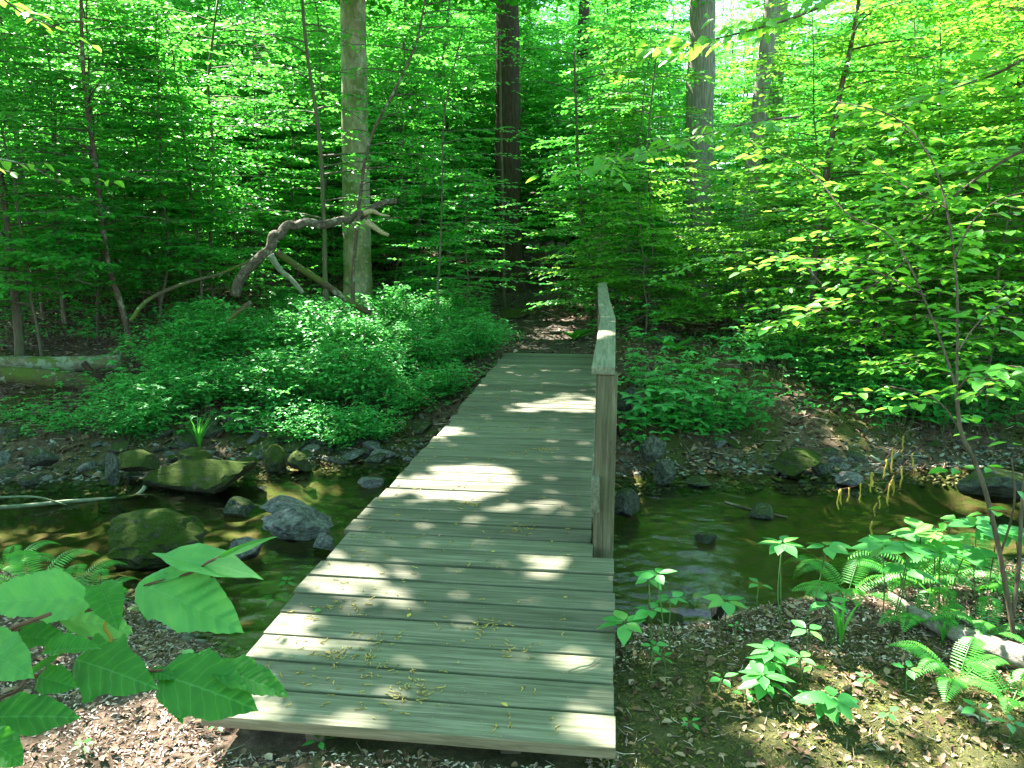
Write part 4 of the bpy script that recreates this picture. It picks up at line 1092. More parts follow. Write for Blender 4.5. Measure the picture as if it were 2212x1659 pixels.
def fern(px, py, n, L, label, seed, az=None, lift=.5, group=None):
    r = np.random.default_rng(seed); foot = gg(px, py); root = empty('fern', foot); tag(root, label, 'fern', group)
    for i in range(n):
        a = (i / n * 6.283 + r.normal(0, .3)) if az is None else r.normal(az, .6)
        l = L * r.uniform(.7, 1.1); d = np.array([math.cos(a), math.sin(a), 0]); t = np.linspace(0, 1, 12)
        up = lift * r.uniform(.7, 1.2)
        P = d * (l * (t * .9))[:, None] + np.array([0, 0, 1.0]) * (l * (up * t * 1.7 - up * 1.3 * t ** 2.2))[:, None]
        mb = MB(); prisms(mb, P[:-1], P[1:], .0022 * (1 - t[:-1] * .7), .0022 * (1 - t[1:] * .7))
        m = 26; ts = np.linspace(.16, .99, m); q = np.stack([np.interp(ts, t, P[:, c]) for c in range(3)], 1)
        side = np.array([-d[1], d[0], 0]); w_ = l * .21 * np.sin(np.pi * (ts * .82 + .16)) ** .8
        tang = unit(np.gradient(q, axis=0)); nrm = unit(np.cross(tang, np.repeat(side[None], m, 0))); nrm *= np.sign(nrm[:, 2:3] + 1e-6)
        for sg in (1, -1):
            LD = side * sg + tang * .25 + np.array([0, 0, -.12])
            leaves(mb, q, LD, nrm + r.normal(0, .12, (m, 3)), w_, np.full(m, l / m * .66), .1, .15)
        mb.build('frond', M_fern, root)
    return root
fern(1800, 1268, 8, .42, 'dark green fern standing against the water right of the middle', 1, lift=.8)
fern(1830, 1290, 6, .34, 'smaller fern in front of the dark green fern', 2, lift=.6)
fern(2010, 1290, 8, .38, 'bright green fern behind the pale log', 3, lift=.8)
fern(1950, 1275, 6, .34, 'pale green feathery fern left of the bright one behind the log', 4, lift=.8)
fern(2110, 1285, 6, .40, 'sunlit white-green fern frond beside the sapling stem', 5, lift=.8)
fern(2065, 1490, 7, .30, 'fern growing out of the litter in front of the pale log', 6, lift=.9)
fern(2185, 1520, 6, .26, 'fern at the right edge near the bottom', 7)
fern(70, 1290, 9, .36, 'fern at the left edge of the near bank', 8, lift=.8)
fern(150, 1300, 8, .32, 'fern beside the left-edge fern at the water side', 9, lift=.7)
fern(215, 1305, 6, .30, 'fern with a sunlit frond tip left of the mossy boulder', 10, lift=.8)
fern(330, 1330, 5, .2, 'small fern hidden behind the broad foreground leaves', 11)
fern(1985, 1352, 6, .28, 'fern half hiding the thin end of the pale log', 14, lift=.7)
fern(2130, 1372, 6, .26, 'fern just behind the thick part of the pale log', 15, lift=.7)
fern(20, 1240, 7, .3, 'small fern at the far left near the water', 12, lift=.8)
fern(1490, 1300, 4, .16, 'tiny fern at the near waterline', 13)

LONG = [(0, .02), (.1, .03), (.2, .10), (.35, .17), (.5, .19), (.65, .175), (.8, .12), (.92, .05), (1, .002)]
lv, lf, lu = fan_leaf(LONG, .35, .35, 3)
def broad_plant(px, py, n, L, label, seed):
    r = np.random.default_rng(seed); foot = gg(px, py); root = empty('broad_leaved_plant', foot); tag(root, label, 'plant')
    for i in range(n):
        a = i / n * 6.28 + r.normal(0, .3); mb = MB()
        put(mb, lv, lf, (0, 0, 0), (math.cos(a), math.sin(a), r.uniform(.5, 1.3)), (0, 0, 1), L * r.uniform(.75, 1.1), lu); mb.build('leaf', M_big, root, True)
broad_plant(1455, 760, 6, .42, 'plant with long broad leaves on the right bank beside the pale stone', 1)
broad_plant(1240, 735, 6, .38, 'dark broad-leaved plant at the right side of the trail end', 2)
broad_plant(1432, 905, 4, .30, 'single broad drooping leaf plant low on the right bank', 3)
broad_plant(1480, 810, 5, .30, 'broad-leaved plant behind the drooping one on the right bank', 4)

def grass_tuft(px, py, n, L, label, seed):
    r = np.random.default_rng(seed); foot = gg(px, py); root = empty('grass_tuft', foot); tag(root, label, 'grass'); mb = MB()
    for i in range(n):
        a = r.uniform(0, 6.28); d = np.array([math.cos(a), math.sin(a), 0]); t = np.linspace(0, 1, 7); l = L * r.uniform(.6, 1.1); sp = r.uniform(.15, .55)
        P = d * (l * sp * t ** 1.6)[:, None] + np.array([0, 0, 1.]) * (l * (t - .25 * t ** 3))[:, None]
        s = np.array([-d[1], d[0], 0]) * .006; w_ = np.sin(np.pi * (t * .9 + .08))[:, None]
        V = np.concatenate([P + s * w_, P - s * w_]); i_ = np.arange(6); mb.add(V, np.stack([i_, i_ + 1, i_ + 8, i_ + 7], 1))
    mb.build('blades', M_fern, root)
grass_tuft(432, 975, 26, .5, 'spiky bright grass tuft in front of the shrubs at the left waterline', 1)
grass_tuft(1815, 1395, 14, .26, 'upright narrow-leaved tuft on the near right bank', 2)
grass_tuft(2035, 1390, 10, .2, 'small tuft of blades in front of the pale log', 3)

# ------------------------------------------------------------------ fallen wood
def limb(mb, pts, D, wpx, sides=12, rough=.22, seed=0, taper=(1, .8), n=None, sc_=8):
    Ds = D if isinstance(D, (list, tuple)) else [D] * len(pts)
    P = np.array([gd(x, y, d) for (x, y), d in zip(pts, Ds)])
    n = n or len(pts) * 7; C = curve(P, n)
    tube(mb, C, wpx * mpp(np.mean(Ds)) / 2 * np.linspace(*taper, n), sides, rough, seed, rfreq=sc_)
def fallen_limb():
    base = gd(515, 608, 10.4); base[2] = Hs(base[0], base[1])
    root = empty('fallen_limb', base); tag(root, 'dead grey broken limb arching up out of the thicket with snapped ends', 'fallen branch')
    mb = MB(); limb(mb, [(508, 640), (520, 600), (560, 555), (584, 536), (592, 510), (604, 508), (622, 488), (640, 489), (662, 480), (700, 485), (738, 474), (752, 478), (772, 460), (790, 466)], 10.4, 17, 14, .5, 1, (1.15, .8))
    limb(mb, [(775, 470), (800, 452), (830, 438), (858, 433)], 10.35, 14, 12, .45, 2)
    a = mb.build('main_limb', M_pale_d, root, True, origin=None)
    mb = MB(); limb(mb, [(785, 460), (805, 456), (820, 463), (842, 467)], 10.2, 11, 8, .3, 3, (1.2, .35)); b = mb.build('snapped_end', M_snap, root, True)
    mb = MB(); limb(mb, [(790, 478), (808, 490), (825, 502), (840, 508)], 10.1, 14, 8, .3, 4, (1.1, .5)); c = mb.build('snapped_end', M_snap, root, True)
    mb = MB(); limb(mb, [(585, 550), (605, 580), (632, 605), (655, 632)], 10.2, 13, 10, .4, 5, (1.1, .7)); d = mb.build('side_branch', M_pale, root, True)
    mb = MB(); rr2 = np.random.default_rng(8)
    for (qx, qy) in [(600, 512), (628, 490), (660, 482), (705, 484), (744, 476), (775, 462), (575, 545), (640, 488), (720, 480)]:
        A = gd(qx, qy, 10.38); dv = np.array([rr2.normal(0, .5), rr2.normal(0, .3), rr2.normal(.1, .7)]); dv = unit(dv) * rr2.uniform(.08, .3)
        tube(mb, [A, A + dv * .5 + rr2.normal(0, .01, 3), A + dv], [.009, .006, .002], 5, .3)
    e_ = mb.build('broken_twigs', M_pale_d, root, True)
    for o in (a, b, c, d, e_): o.location = tuple(-np.array(base))
M_pale_d = bark_mat('grey_dead_bark', (0.03, 0.022, 0.015), (0.085, 0.07, 0.048), (0.19, 0.18, 0.13), (14, 14, 14), lichen=.22, bs=.9)
fallen_limb()
def log(name, pts, D, wpx, label, mt, cat='log', seed=1, taper=(1, .9), rough=.2, sides=14, extra=None):
    Ds = D if isinstance(D, (list, tuple)) else [D] * len(pts)
    m = gd(*pts[len(pts) // 2], Ds[len(pts) // 2]); root = empty(name, m); tag(root, label, cat)
    mb = MB(); limb(mb, pts, Ds, wpx, sides, rough, seed, taper)
    o = mb.build('wood', mt, root, True); o.location = tuple(-m)
    for e in (extra or []):
        mb = MB(); limb(mb, e[0], e[1], e[2], 8, .2, seed + 7, (1, .4)); q = mb.build('side_twig', mt, root, True); q.location = tuple(-m)
    return root
D1 = Dg(130, 812)
M_loga = bark_mat('pale_patched_log_bark', (0.07, 0.055, 0.035), (0.16, 0.135, 0.09), (0.30, 0.27, 0.19), (5, 18, 18), moss=0.4, mossc=(0.08, 0.12, 0.02), lichen=0.5)
log('fallen_log', [(-160, 786), (0, 788), (130, 788), (262, 782)], D1 - .15, 34, 'mossy fallen log with pale bark patches lying along the left bank', M_loga, seed=11, sides=20)
log('fallen_log', [(-90, 806), (30, 812), (120, 820), (190, 828), (262, 850)], D1 - .6, 36, 'weathered brown log below the mossy one on the left bank', M_log, seed=12, taper=(.8, 1.1), sides=20)
log('fallen_branch', [(180, 783), (198, 802), (232, 822), (268, 831), (303, 829)], D1 - .75, 12, 'dark curved branch resting on the two left logs', M_bark_dark, 'branch', 13)
log('fallen_log', [(600, 545), (650, 580), (700, 612), (750, 648), (800, 678)], [11.0, 11.1, 11.2, 11.3, 11.4], 14, 'brown bare log slanting down right toward the smooth-barked tree', M_log, seed=14)
log('fallen_branch', [(282, 692), (320, 648), (400, 612), (480, 590), (565, 550)], [9.8, 10, 10.3, 10.6, 10.8], 7, 'long thin mossy branch rising right toward the broken limb', M_log, 'branch', 15)
log('fallen_branch', [(492, 694), (515, 672), (543, 652)], 10.0, 11, 'short mossy green stub standing out of the shrubs', M_log, 'branch', 16)
log('fallen_branch', [(455, 705), (520, 695), (600, 688), (652, 676)], 10.6, 7, 'thin pale branch lying behind the shrubs', M_pale, 'branch', 17)
log('fallen_branch', [(1340, 715), (1400, 680), (1440, 690), (1520, 700)], Dg(1430, 715), 7, 'thin curved branch lying on litter right of the handrail', M_log, 'branch', 18)
pS = gz(150, 1088, WZ); DS = math.hypot(pS[0], pS[1])
log('fallen_branch', [(-60, 1100), (60, 1092), (150, 1083), (230, 1078), (285, 1073), (305, 1062), (313, 1050)], [DS, DS, DS, DS, DS + .02, DS + .04, DS + .06], 8, 'long bare pale stick lying across the water at the left edge', M_pale, 'branch', 19,
    extra=[([(-40, 1076), (70, 1073), (120, 1084), (170, 1099)], DS - .02, 5), ([(295, 1070), (320, 1068), (342, 1073)], DS, 4)], rough=.1)
pL = gg(2060, 1400); 
log('fallen_log', [(1925, 1288), (1990, 1330), (2080, 1372), (2260, 1440)], [Dg(1925, 1305), Dg(1990, 1350), Dg(2080, 1402), Dg(2240, 1475)], 36, 'pale crumbling log with bare wood on the near right bank', M_logg, seed=20, taper=(.45, 1.25), rough=.3, sides=22)
log('fallen_branch', [(1560, 1470), (1600, 1452), (1660, 1440)], Dg(1610, 1456), 7, 'short stick on the moss right of the deck', M_pale, 'branch', 21)
log('fallen_branch', [(1650, 1445), (1700, 1472), (1760, 1500)], Dg(1700, 1475), 6, 'thin stick on the litter below the many-tiered plant', M_pale, 'branch', 22)
log('fallen_branch', [(1880, 985), (1905, 998), (1930, 988), (1938, 978)], Dg(1905, 1002), 6, 'small bleached curved stick on the right bank', M_pale, 'branch', 23)
log('fallen_branch', [(2070, 1530), (2110, 1552), (2160, 1570)], Dg(2110, 1555), 14, 'short pale piece of branch in the lower right corner', M_pale, 'branch', 24)
log('fallen_branch', [(1565, 1085), (1600, 1095), (1640, 1105), (1700, 1118)], Dg(1640, 1112) if False else float(np.hypot(*gz(1640, 1112, WZ)[:2])), 7, 'waterlogged stick with brown leaves in the right part of the stream', M_log, 'branch', 25)
for k, (a, b, c_) in enumerate([((1095, 712), (1160, 722), (1225, 716)), ((1105, 733), (1180, 742), (1262, 738)), ((1120, 752), (1150, 745), (1245, 752)), ((1100, 700), (1140, 706), (1170, 704))]):
    log('tree_root', [a, b, c_], [Dg(*a), Dg(*b), Dg(*c_)], 7, ['bare root crossing the trail just beyond the deck', 'long dark root crossing the trail nearest the deck end', 'thin root in the dirt right at the deck end', 'furthest root across the trail'][k], M_bark_dark, 'root', 30 + k)
log('fallen_log', [(2000, 612), (2060, 618), (2212, 640), (2300, 650)], 16, 16, 'distant grey log lying low behind leaves at the right edge', M_bark_grey, seed=40)
# twig on the deck
def decktwig():
    p = gz(1262, 1440); root = empty('twig', p); tag(root, 'small dry forked twig lying on the deck near its right edge', 'twig'); mb = MB()
    A, B, C_ = [gz(*q, .006) - p for q in ((1228, 1450), (1275, 1436), (1296, 1425))]
    tube(mb, [A, (A + B) / 2 + (0, 0, .004), B, C_], .0028, 6, .2); tube(mb, [B, B + (.02, .03, .006)], .002, 5); mb.build('wood', M_pale, root, True)
decktwig()

# ------------------------------------------------------------------ slender saplings close to the camera on the right
M_twigb = bark_mat('brown_sapling_bark', (0.035, 0.024, 0.015), (0.08, 0.06, 0.036), (0.14, 0.11, 0.07), (30, 30, 6), bs=.4, bd=.005)
def fg_sapling():
    foot = gg(2195, 1400); D0 = math.hypot(foot[0], foot[1]); root = empty('sapling', foot)
    tag(root, 'slender arching sapling rising from the near right bank with bright layered leaves', 'sapling')
    mb = MB(); mbL = MB(); r = np.random.default_rng(5)
    def st(pts, D, w0, w1, leafy=None, dens=.10, leafL=.075, twl=(.18, .42)):
        Ds = np.linspace(D[0], D[1], len(pts)); P = np.array([gd(x, y, d) for (x, y), d in zip(pts, Ds)]) - foot
        C = curve(P, len(pts) * 5); tube(mb, C, np.linspace(w0, w1, len(C)), 7, .1, 3, rfreq=30)
        if leafy is not None:
            seg = np.linalg.norm(np.diff(C, axis=0), axis=1); s = np.concatenate([[0], np.cumsum(seg)]); L = s[-1]
            ts = np.arange(L * leafy, L, dens); q = np.stack([np.interp(ts, s, C[:, c]) for c in range(3)], 1)
            tg = unit(np.gradient(q, axis=0)); az = np.arctan2(tg[:, 1], tg[:, 0]) + np.where(np.arange(len(q)) % 2, 1, -1) * r.uniform(.5, 1.3, len(q))
            td = np.c_[np.cos(az), np.sin(az), r.normal(-.02, .12, len(q))]
            leafy_twigs(q, td, r.uniform(*twl, len(q)), r, .05, leafL, leafL * .6, mbL, mb, tw=.0018, tilt=.25, droop=.15)
            return C
    st([(2195, 1405), (2178, 1300), (2150, 1150), (2125, 1050), (2100, 985), (2075, 930), (2066, 850)], (D0, D0 + .1), .011, .008)
    st([(2188, 1330), (2200, 1230), (2206, 1120), (2212, 1040), (2226, 940)], (D0 + .02, D0 + .2), .009, .006, .8)
    st([(2160, 1200), (2185, 1120), (2192, 1060), (2185, 990)], (D0 + .05, D0 - .1), .005, .003, .5)
    st([(2066, 860), (2068, 720), (2065, 592), (2039, 424), (1996, 318), (1922, 248), (1806, 219)], (D0 + .1, D0 + 1.0), .006, .003, .2, .038)
    st([(2066, 840), (2030, 730), (1959, 562), (1908, 500), (1824, 456), (1744, 365), (1620, 303)], (D0 + .1, D0 + 1.3), .006, .0025, .18, .038)
    st([(2000, 640), (1900, 590), (1780, 560), (1680, 560)], (D0 + .3, D0 + .9), .004, .002, .1, .042)
    st([(1959, 562), (1880, 620), (1800, 660), (1720, 690)], (D0 + .3, D0 + .4), .004, .002, .1, .048)
    st([(2062, 560), (2100, 480), (2160, 430), (2240, 410)], (D0 + .3, D0 + .5), .004, .002, .1, .042)
    st([(2045, 450), (1990, 420), (1920, 380), (1850, 300)], (D0 + .5, D0 + 1.4), .004, .002, .1, .048)
    st([(2068, 760), (2120, 690), (2200, 640), (2260, 620)], (D0 + .1, D0 + .4), .004, .002, .1, .042)
    st([(2070, 840), (2110, 800), (2170, 790), (2240, 800)], (D0 + .1, D0 - .2), .004, .002, .1, .048)
    st([(2085, 950), (2040, 880), (1990, 850), (1900, 830)], (D0 + .1, D0 + .3), .004, .002, .2, .10)
    mb.build('trunk', M_twigb, root, True); mbL.build('crown', M_sap, root)
fg_sapling()
def bough(name, pts, D, w0, label, leafL, seed, dens=.08, mt=M_sap, twl=(.2, .45), start=.15, spacing=.055, tilt=.3, pend=0.0, cat='branch', asp=.6, bk=M_bark_blotch, ends=None):
    """leafy bough hanging into the view from a tree outside it; its foot is the outer end"""
    r = np.random.default_rng(seed); Ds = np.linspace(D[0], D[1], len(pts)); P = np.array([gd(x, y, d) for (x, y), d in zip(pts, Ds)])
    foot = P[0].copy(); root = empty(name, foot); tag(root, label, cat); P = P - foot; mb = MB(); mbL = MB()
    C = curve(P, len(pts) * 5); tube(mb, C, np.linspace(w0, .002, len(C)), 6, .1, 3)
    seg = np.linalg.norm(np.diff(C, axis=0), axis=1); s = np.concatenate([[0], np.cumsum(seg)]); L = s[-1]
    ts = np.arange(L * start, L, dens); q = np.stack([np.interp(ts, s, C[:, c]) for c in range(3)], 1)
    tg = unit(np.gradient(q, axis=0)); az = np.arctan2(tg[:, 1], tg[:, 0]) + np.where(np.arange(len(q)) % 2, 1, -1) * r.uniform(.4, 1.2, len(q))
    td = np.c_[np.cos(az), np.sin(az), r.normal(-.05, .12, len(q))]
    leafy_twigs(q, td, r.uniform(*twl, len(q)), r, spacing, leafL, leafL * asp, mbL, mb, tw=.002, tilt=tilt, droop=.2, pend=pend)
    mb.build('branch', bk, root, True); mbL.build('foliage', mt, root)
bough('leafy_bough', [(1900, -60), (1760, 20), (1640, 60), (1520, 90), (1430, 110)], (5.6, 5.2), .012, 'bough with hanging yellow-green leaves in front of the thick pale trunk', .085, 1, .065, pend=.5, tilt=.7)
bough('leafy_bough', [(1740, 250), (1640, 262), (1540, 285), (1440, 320), (1330, 350), (1240, 372)], (6.8, 5.6), .010, 'bough of larger pale green pointed leaves hanging above the handrail', .10, 12, .07, pend=.35, tilt=.5, spacing=.07)
bough('leafy_bough', [(2320, 300), (2200, 330), (2090, 400), (2000, 470), (1930, 500)], (4.4, 4.6), .010, 'sunlit leafy bough reaching in from the right edge', .08, 3, .045)
bough('leafy_bough', [(2330, 60), (2240, 110), (2150, 160), (2060, 190), (1960, 230)], (5.0, 5.4), .012, 'bright bough high at the right edge of the picture', .10, 4, .05)
bough('leafy_bough', [(-120, -60), (-20, -20), (50, 30), (120, 60)], (4.6, 4.6), .008, 'small pale leafy bough in the upper left corner', .075, 5, .12)
bough('leafy_bough', [(-150, 330), (-60, 335), (10, 345), (70, 362), (130, 395)], (4.6, 4.6), .006, 'thin twig of pale yellow-green leaves at the left edge', .07, 6, .14, pend=.4)
bough('leafy_bough', [(1780, 620), (1720, 560), (1640, 540), (1540, 560), (1460, 590)], (8.2, 7.8), .010, 'low layered bough over the right bank', .08, 8, .05)

# hanging catkins near the sapling
def catkins(pts, label, seed):
    r = np.random.default_rng(seed); foot = gd(*pts[0], 4.2); root = empty('catkin_twig', foot); tag(root, label, 'catkins'); mb = MB(); tw = MB()
    for i in range(len(pts) - 1):
        A, B = gd(*pts[i], 4.2) - foot, gd(*pts[i + 1], 4.2) - foot; tube(tw, [A, (A + B) / 2, B], .0016, 5)
        for k in range(3):
            q = A + (B - A) * r.random(); n = 7; t = np.linspace(0, 1, n); l = r.uniform(.06, .12)
            P = q + np.c_[np.cumsum(r.normal(0, .004, n)), np.cumsum(r.normal(0, .004, n)), -l * t]; tube(mb, P, .0042, 6, .5, i + k, rfreq=60)
    tw.build('stem', M_twig, root, True); mb.build('catkins', M_catkin, root)
catkins([(1960, 930), (1900, 1010), (1850, 1050), (1800, 1060)], 'tassels of yellow catkins hanging over the right part of the stream', 1)
catkins([(1990, 960), (1930, 1030), (1900, 1080), (1880, 1130)], 'lower tassels of yellow catkins hanging beside the sapling', 2)

# ------------------------------------------------------------------ broad leaves close to the camera at lower left
SER = [(0, .01), (.03, .10), (.08, .23), (.13, .30), (.17, .31), (.22, .37), (.28, .385), (.33, .42), (.40, .405), (.45, .425), (.52, .39), (.57, .395), (.64, .33), (.69, .325), (.76, .25), (.81, .235), (.87, .15), (.92, .11), (.97, .035), (1, .002)]
MAP = [(0, .01), (.04, .15), (.08, .30), (.12, .40), (.16, .36), (.22, .30), (.30, .36), (.36, .45), (.42, .50), (.46, .43), (.52, .33), (.60, .30), (.68, .27), (.76, .21), (.84, .14), (.92, .07), (1, .002)]
NAR = [(0, .005), (.1, .042), (.2, .13), (.35, .19), (.5, .205), (.65, .17), (.8, .10), (.92, .035), (1, .001)]
def broad_branch():
    foot = gd(-120, 1420, 1.05); root = empty('leafy_branch', foot)
    tag(root, 'branch with large toothed broad leaves reaching in close from the lower left', 'branch')
    mb = MB()
    for pts, D, w_ in [([(-120, 1420), (0, 1372), (40, 1352), (110, 1326)], (1.05, 1.0), .0032), ([(-60, 1400), (20, 1370), (120, 1335), (216, 1312), (262, 1292)], (1.05, 1.08), .0028), ([(210, 1272), (260, 1285), (310, 1300)], (1.08, 1.06), .0018),
                       ([(300, 1268), (410, 1238), (455, 1212), (520, 1186), (590, 1160)], (1.08, 1.02), .0020), ([(-120, 1420), (-40, 1470), (60, 1462), (150, 1452), (300, 1450), (455, 1444)], (1.05, .96), .0024),
                       ([(60, 1462), (40, 1490), (0, 1508), (-60, 1530)], (1.0, .98), .002), ([(-120, 1420), (-40, 1520), (-20, 1600), (10, 1620)], (1.05, .95), .002), ([(262, 1292), (285, 1280), (300, 1268)], (1.08, 1.08), .002)]:
        Ds = np.linspace(D[0], D[1], len(pts)); P = np.array([gd(x, y, d) for (x, y), d in zip(pts, Ds)]) - foot; tube(mb, curve(P, 20), np.linspace(w_, w_ * .7, 20), 7, .15)
    mb.build('stem', M_twig, root, True)
    LV = [  # base px, tip px, width factor, distance base/tip, outline, roll, cup, droop, label
        ((330, 1197), (566, 1232), .85, (1.10, 1.02), NAR, 1.15, .25, .10), ((300, 1262), (522, 1338), .72, (1.08, 1.00), SER, .75, .25, .22), ((196, 1295), (-40, 1285), .72, (1.08, 1.05), SER, .8, .2, .15),
        ((122, 1335), (305, 1352), .60, (1.07, 1.12), SER, .8, .15, .12), ((165, 1425), (330, 1475), .85, (1.0, .93), MAP, .35, .2, .2), ((345, 1458), (548, 1515), .78, (.97, .90), SER, .5, .2, .22),
        ((457, 1444), (626, 1483), .55, (.96, .92), SER, 1.0, .3, .22), ((-30, 1550), (168, 1540), .62, (.97, .93), SER, .6, .2, .15), ((-40, 1590), (50, 1650), .9, (.93, .9), SER, .3, .2, .1),
        ((-50, 1395), (58, 1450), .85, (1.02, .95), SER, .3, .3, .2), ((84, 1462), (162, 1482), .8, (.99, .95), SER, .3, .3, .1), ((95, 1408), (212, 1392), .45, (1.0, .95), SER, 1.0, .6, .1),
        ((215, 1265), (250, 1340), .8, (1.06, 1.0), SER, .6, .6, .3), ((60, 1462), (135, 1405), .5, (1.0, .98), NAR, .8, .5, .1), ((455, 1212), (596, 1156), .28, (1.05, 1.0), NAR, .6, .4, .05),
        ((320, 1450), (382, 1462), .5, (.98, .95), SER, .9, .2, .1), ((20, 1372), (150, 1380), .6, (1.06, 1.02), SER, .9, .3, .1), ((300, 1262), (412, 1236), .5, (1.09, 1.06), NAR, .9, .5, .1), ((365, 1500), (395, 1560), .4, (.96, .93), SER, .6, .3, .2)]
    for i, (a, b, wf, D, ol, roll, cup, droop) in enumerate(LV):
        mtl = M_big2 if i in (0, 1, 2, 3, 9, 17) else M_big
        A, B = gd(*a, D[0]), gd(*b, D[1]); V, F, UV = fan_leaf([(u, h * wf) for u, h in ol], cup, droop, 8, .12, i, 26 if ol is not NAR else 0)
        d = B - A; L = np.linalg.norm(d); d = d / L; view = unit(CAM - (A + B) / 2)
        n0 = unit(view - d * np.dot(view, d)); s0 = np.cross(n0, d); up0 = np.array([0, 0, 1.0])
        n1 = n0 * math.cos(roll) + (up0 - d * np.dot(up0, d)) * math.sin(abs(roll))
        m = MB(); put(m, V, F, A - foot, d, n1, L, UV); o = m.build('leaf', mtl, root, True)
    # short hanging catkin
    mb = MB(); q = gd(228, 1318, 1.05) - foot; t = np.linspace(0, 1, 12); P = q + np.c_[.002 * np.sin(t * 9), .002 * np.cos(t * 7), -.045 * t]; tube(mb, P, .0022, 6, .5, 3, rfreq=80); mb.build('catkin', M_catkin, root)
broad_branch()

# ------------------------------------------------------------------ litter
def litter_mat(name, stops, rough=.75):
    m, n, l, p, out = mat(name); g = n.new('ShaderNodeNewGeometry'); r = ramp(n, stops); l.new(g.outputs['Random Per Island'], r.inputs[0])
    l.new(r.outputs[0], p.inputs['Base Color']); p.inputs['Roughness'].default_value = rough; p.inputs['Specular IOR Level'].default_value = .2; return m
M_dead = litter_mat('dead_leaf', [(0, (.035, .020, .010)), (.3, (.085, .048, .026)), (.6, (.15, .098, .055)), (.88, (.24, .17, .105)), (1, (.34, .26, .18))])
M_chip = litter_mat('dry_debris', [(0, (.08, .05, .035)), (.3, (.22, .14, .10)), (.65, (.42, .31, .25)), (1, (.60, .50, .43))])
M_crumb = litter_mat('moss_and_catkin_crumbs', [(0, (.025, .045, .005)), (.4, (.06, .075, .010)), (.8, (.13, .11, .022)), (1, (.22, .16, .045))])

def scatter(n, xr, yr, cond, seed):
    r = np.random.default_rng(seed); x = r.uniform(*xr, n); y = r.uniform(*yr, n)
    k = cond(x, y, r); x, y = x[k], y[k]; return x, y, H(x, y), r
deckmask = lambda x, y: (x > np.interp(y, LE[:, 1], LE[:, 0]) + .03) & (x < -.02) & (y > LE[0, 1] + .02) & (y < 10.4)
def visible(x, y, m=.4):
    L = gd(-60, 502, 1)[:2]; Rr = gd(2272, 502, 1)[:2]; return (x > L[0] / L[1] * y - m) & (x < Rr[0] / Rr[1] * y + m)
def flat_bits(name, mt, n, xr, yr, cond, seed, size, asp, tilt, lift, label, cat, curl=.35):
    x, y, z, r = scatter(n, xr, yr, cond, seed); m = len(x); a = r.uniform(0, 6.28, m); s = r.uniform(*size, m)
    mb = MB(); N = unit(np.c_[r.normal(0, tilt, m), r.normal(0, tilt, m), np.ones(m)])
    D = np.c_[np.cos(a), np.sin(a), r.normal(0, tilt * .6, m)]
    leaves(mb, np.c_[x, y, z + lift + r.random(m) * s * .25], D, N, s, s * r.uniform(asp * .7, asp * 1.3, m), curl, r.uniform(-.1, .5))
    return tag(mb.build(name, mt), label, cat, kind='stuff')
far = lambda x, y: (y - yf(x)) > .12
near = lambda x, y: (yn(x) - y) > .1
flat_bits('leaf_litter', M_dead, 60000, (-12, 12), (6.5, 24), lambda x, y, r: far(x, y) & visible(x, y) & ((trail(x, y) < .5) | (r.random(len(x)) < .25)) & (r.random(len(x)) < np.clip(1.4 - (y - 7) / 14, .25, 1)), 61, (.03, .085), .6, .35, .006, 'brown and tan dead leaves covering the forest floor beyond the stream', 'leaf litter')
flat_bits('dry_debris', M_chip, 150000, (-3.6, 3.6), (1.25, 4.6), lambda x, y, r: near(x, y) & visible(x, y) & ~deckmask(x, y) & ((x < -.5) | (vnoise(x, y, 1.1, 21) < .62)), 62, (.006, .026), .35, .5, .002, 'fine woody debris and bark chips covering the near bank', 'debris')
flat_bits('dead_leaves_near', M_dead, 22000, (-3.6, 4.6), (1.25, 4.6), lambda x, y, r: near(x, y) & visible(x, y) & ~deckmask(x, y) & (r.random(len(x)) < np.where(x > .5, 1, .7)), 63, (.010, .042), .6, .35, .003, 'scattered dead leaves on the near bank', 'leaf litter')
flat_bits('moss_clutter', M_crumb, 110000, (-.05, 4.6), (1.25, 4.8), lambda x, y, r: near(x, y) & visible(x, y) & (vnoise(x, y, 1.1, 21) > .36), 64, (.008, .022), .28, .7, .003, 'olive moss and fallen catkins covering the near right bank', 'moss')
flat_bits('moss_clutter_left', M_crumb, 12000, (-3.6, -.3), (1.25, 4.8), lambda x, y, r: near(x, y) & visible(x, y) & ~deckmask(x, y) & (vnoise(x, y, 1.6, 25) > .56), 65, (.006, .022), .28, .7, .003, 'olive moss patches on the near left bank', 'moss')
flat_bits('ground_cover', M_shrub, 42000, (-14, 14), (8.5, 26), lambda x, y, r: ((y - yf(x)) > 1.0) & visible(x, y) & (trail(x, y) < .1) & (vnoise(x, y, .9, 71) + .25 * vnoise(x, y, 3, 72) > np.where(x > .6, .40, .50)), 66, (.03, .075), .6, .3, .05, 'low green ground cover on the forest floor beyond the stream', 'ground cover', .15)
flat_bits('bank_moss', M_crumb, 26000, (-7, 6), (6.3, 10.5), lambda x, y, r: ((y - yf(x)) > .25) & visible(x, y) & (vnoise(x, y, 2.1, 22) > .58) & ((y - yf(x)) < 2.6), 67, (.008, .03), .35, .6, .005, 'moss cushions on the far bank', 'moss')

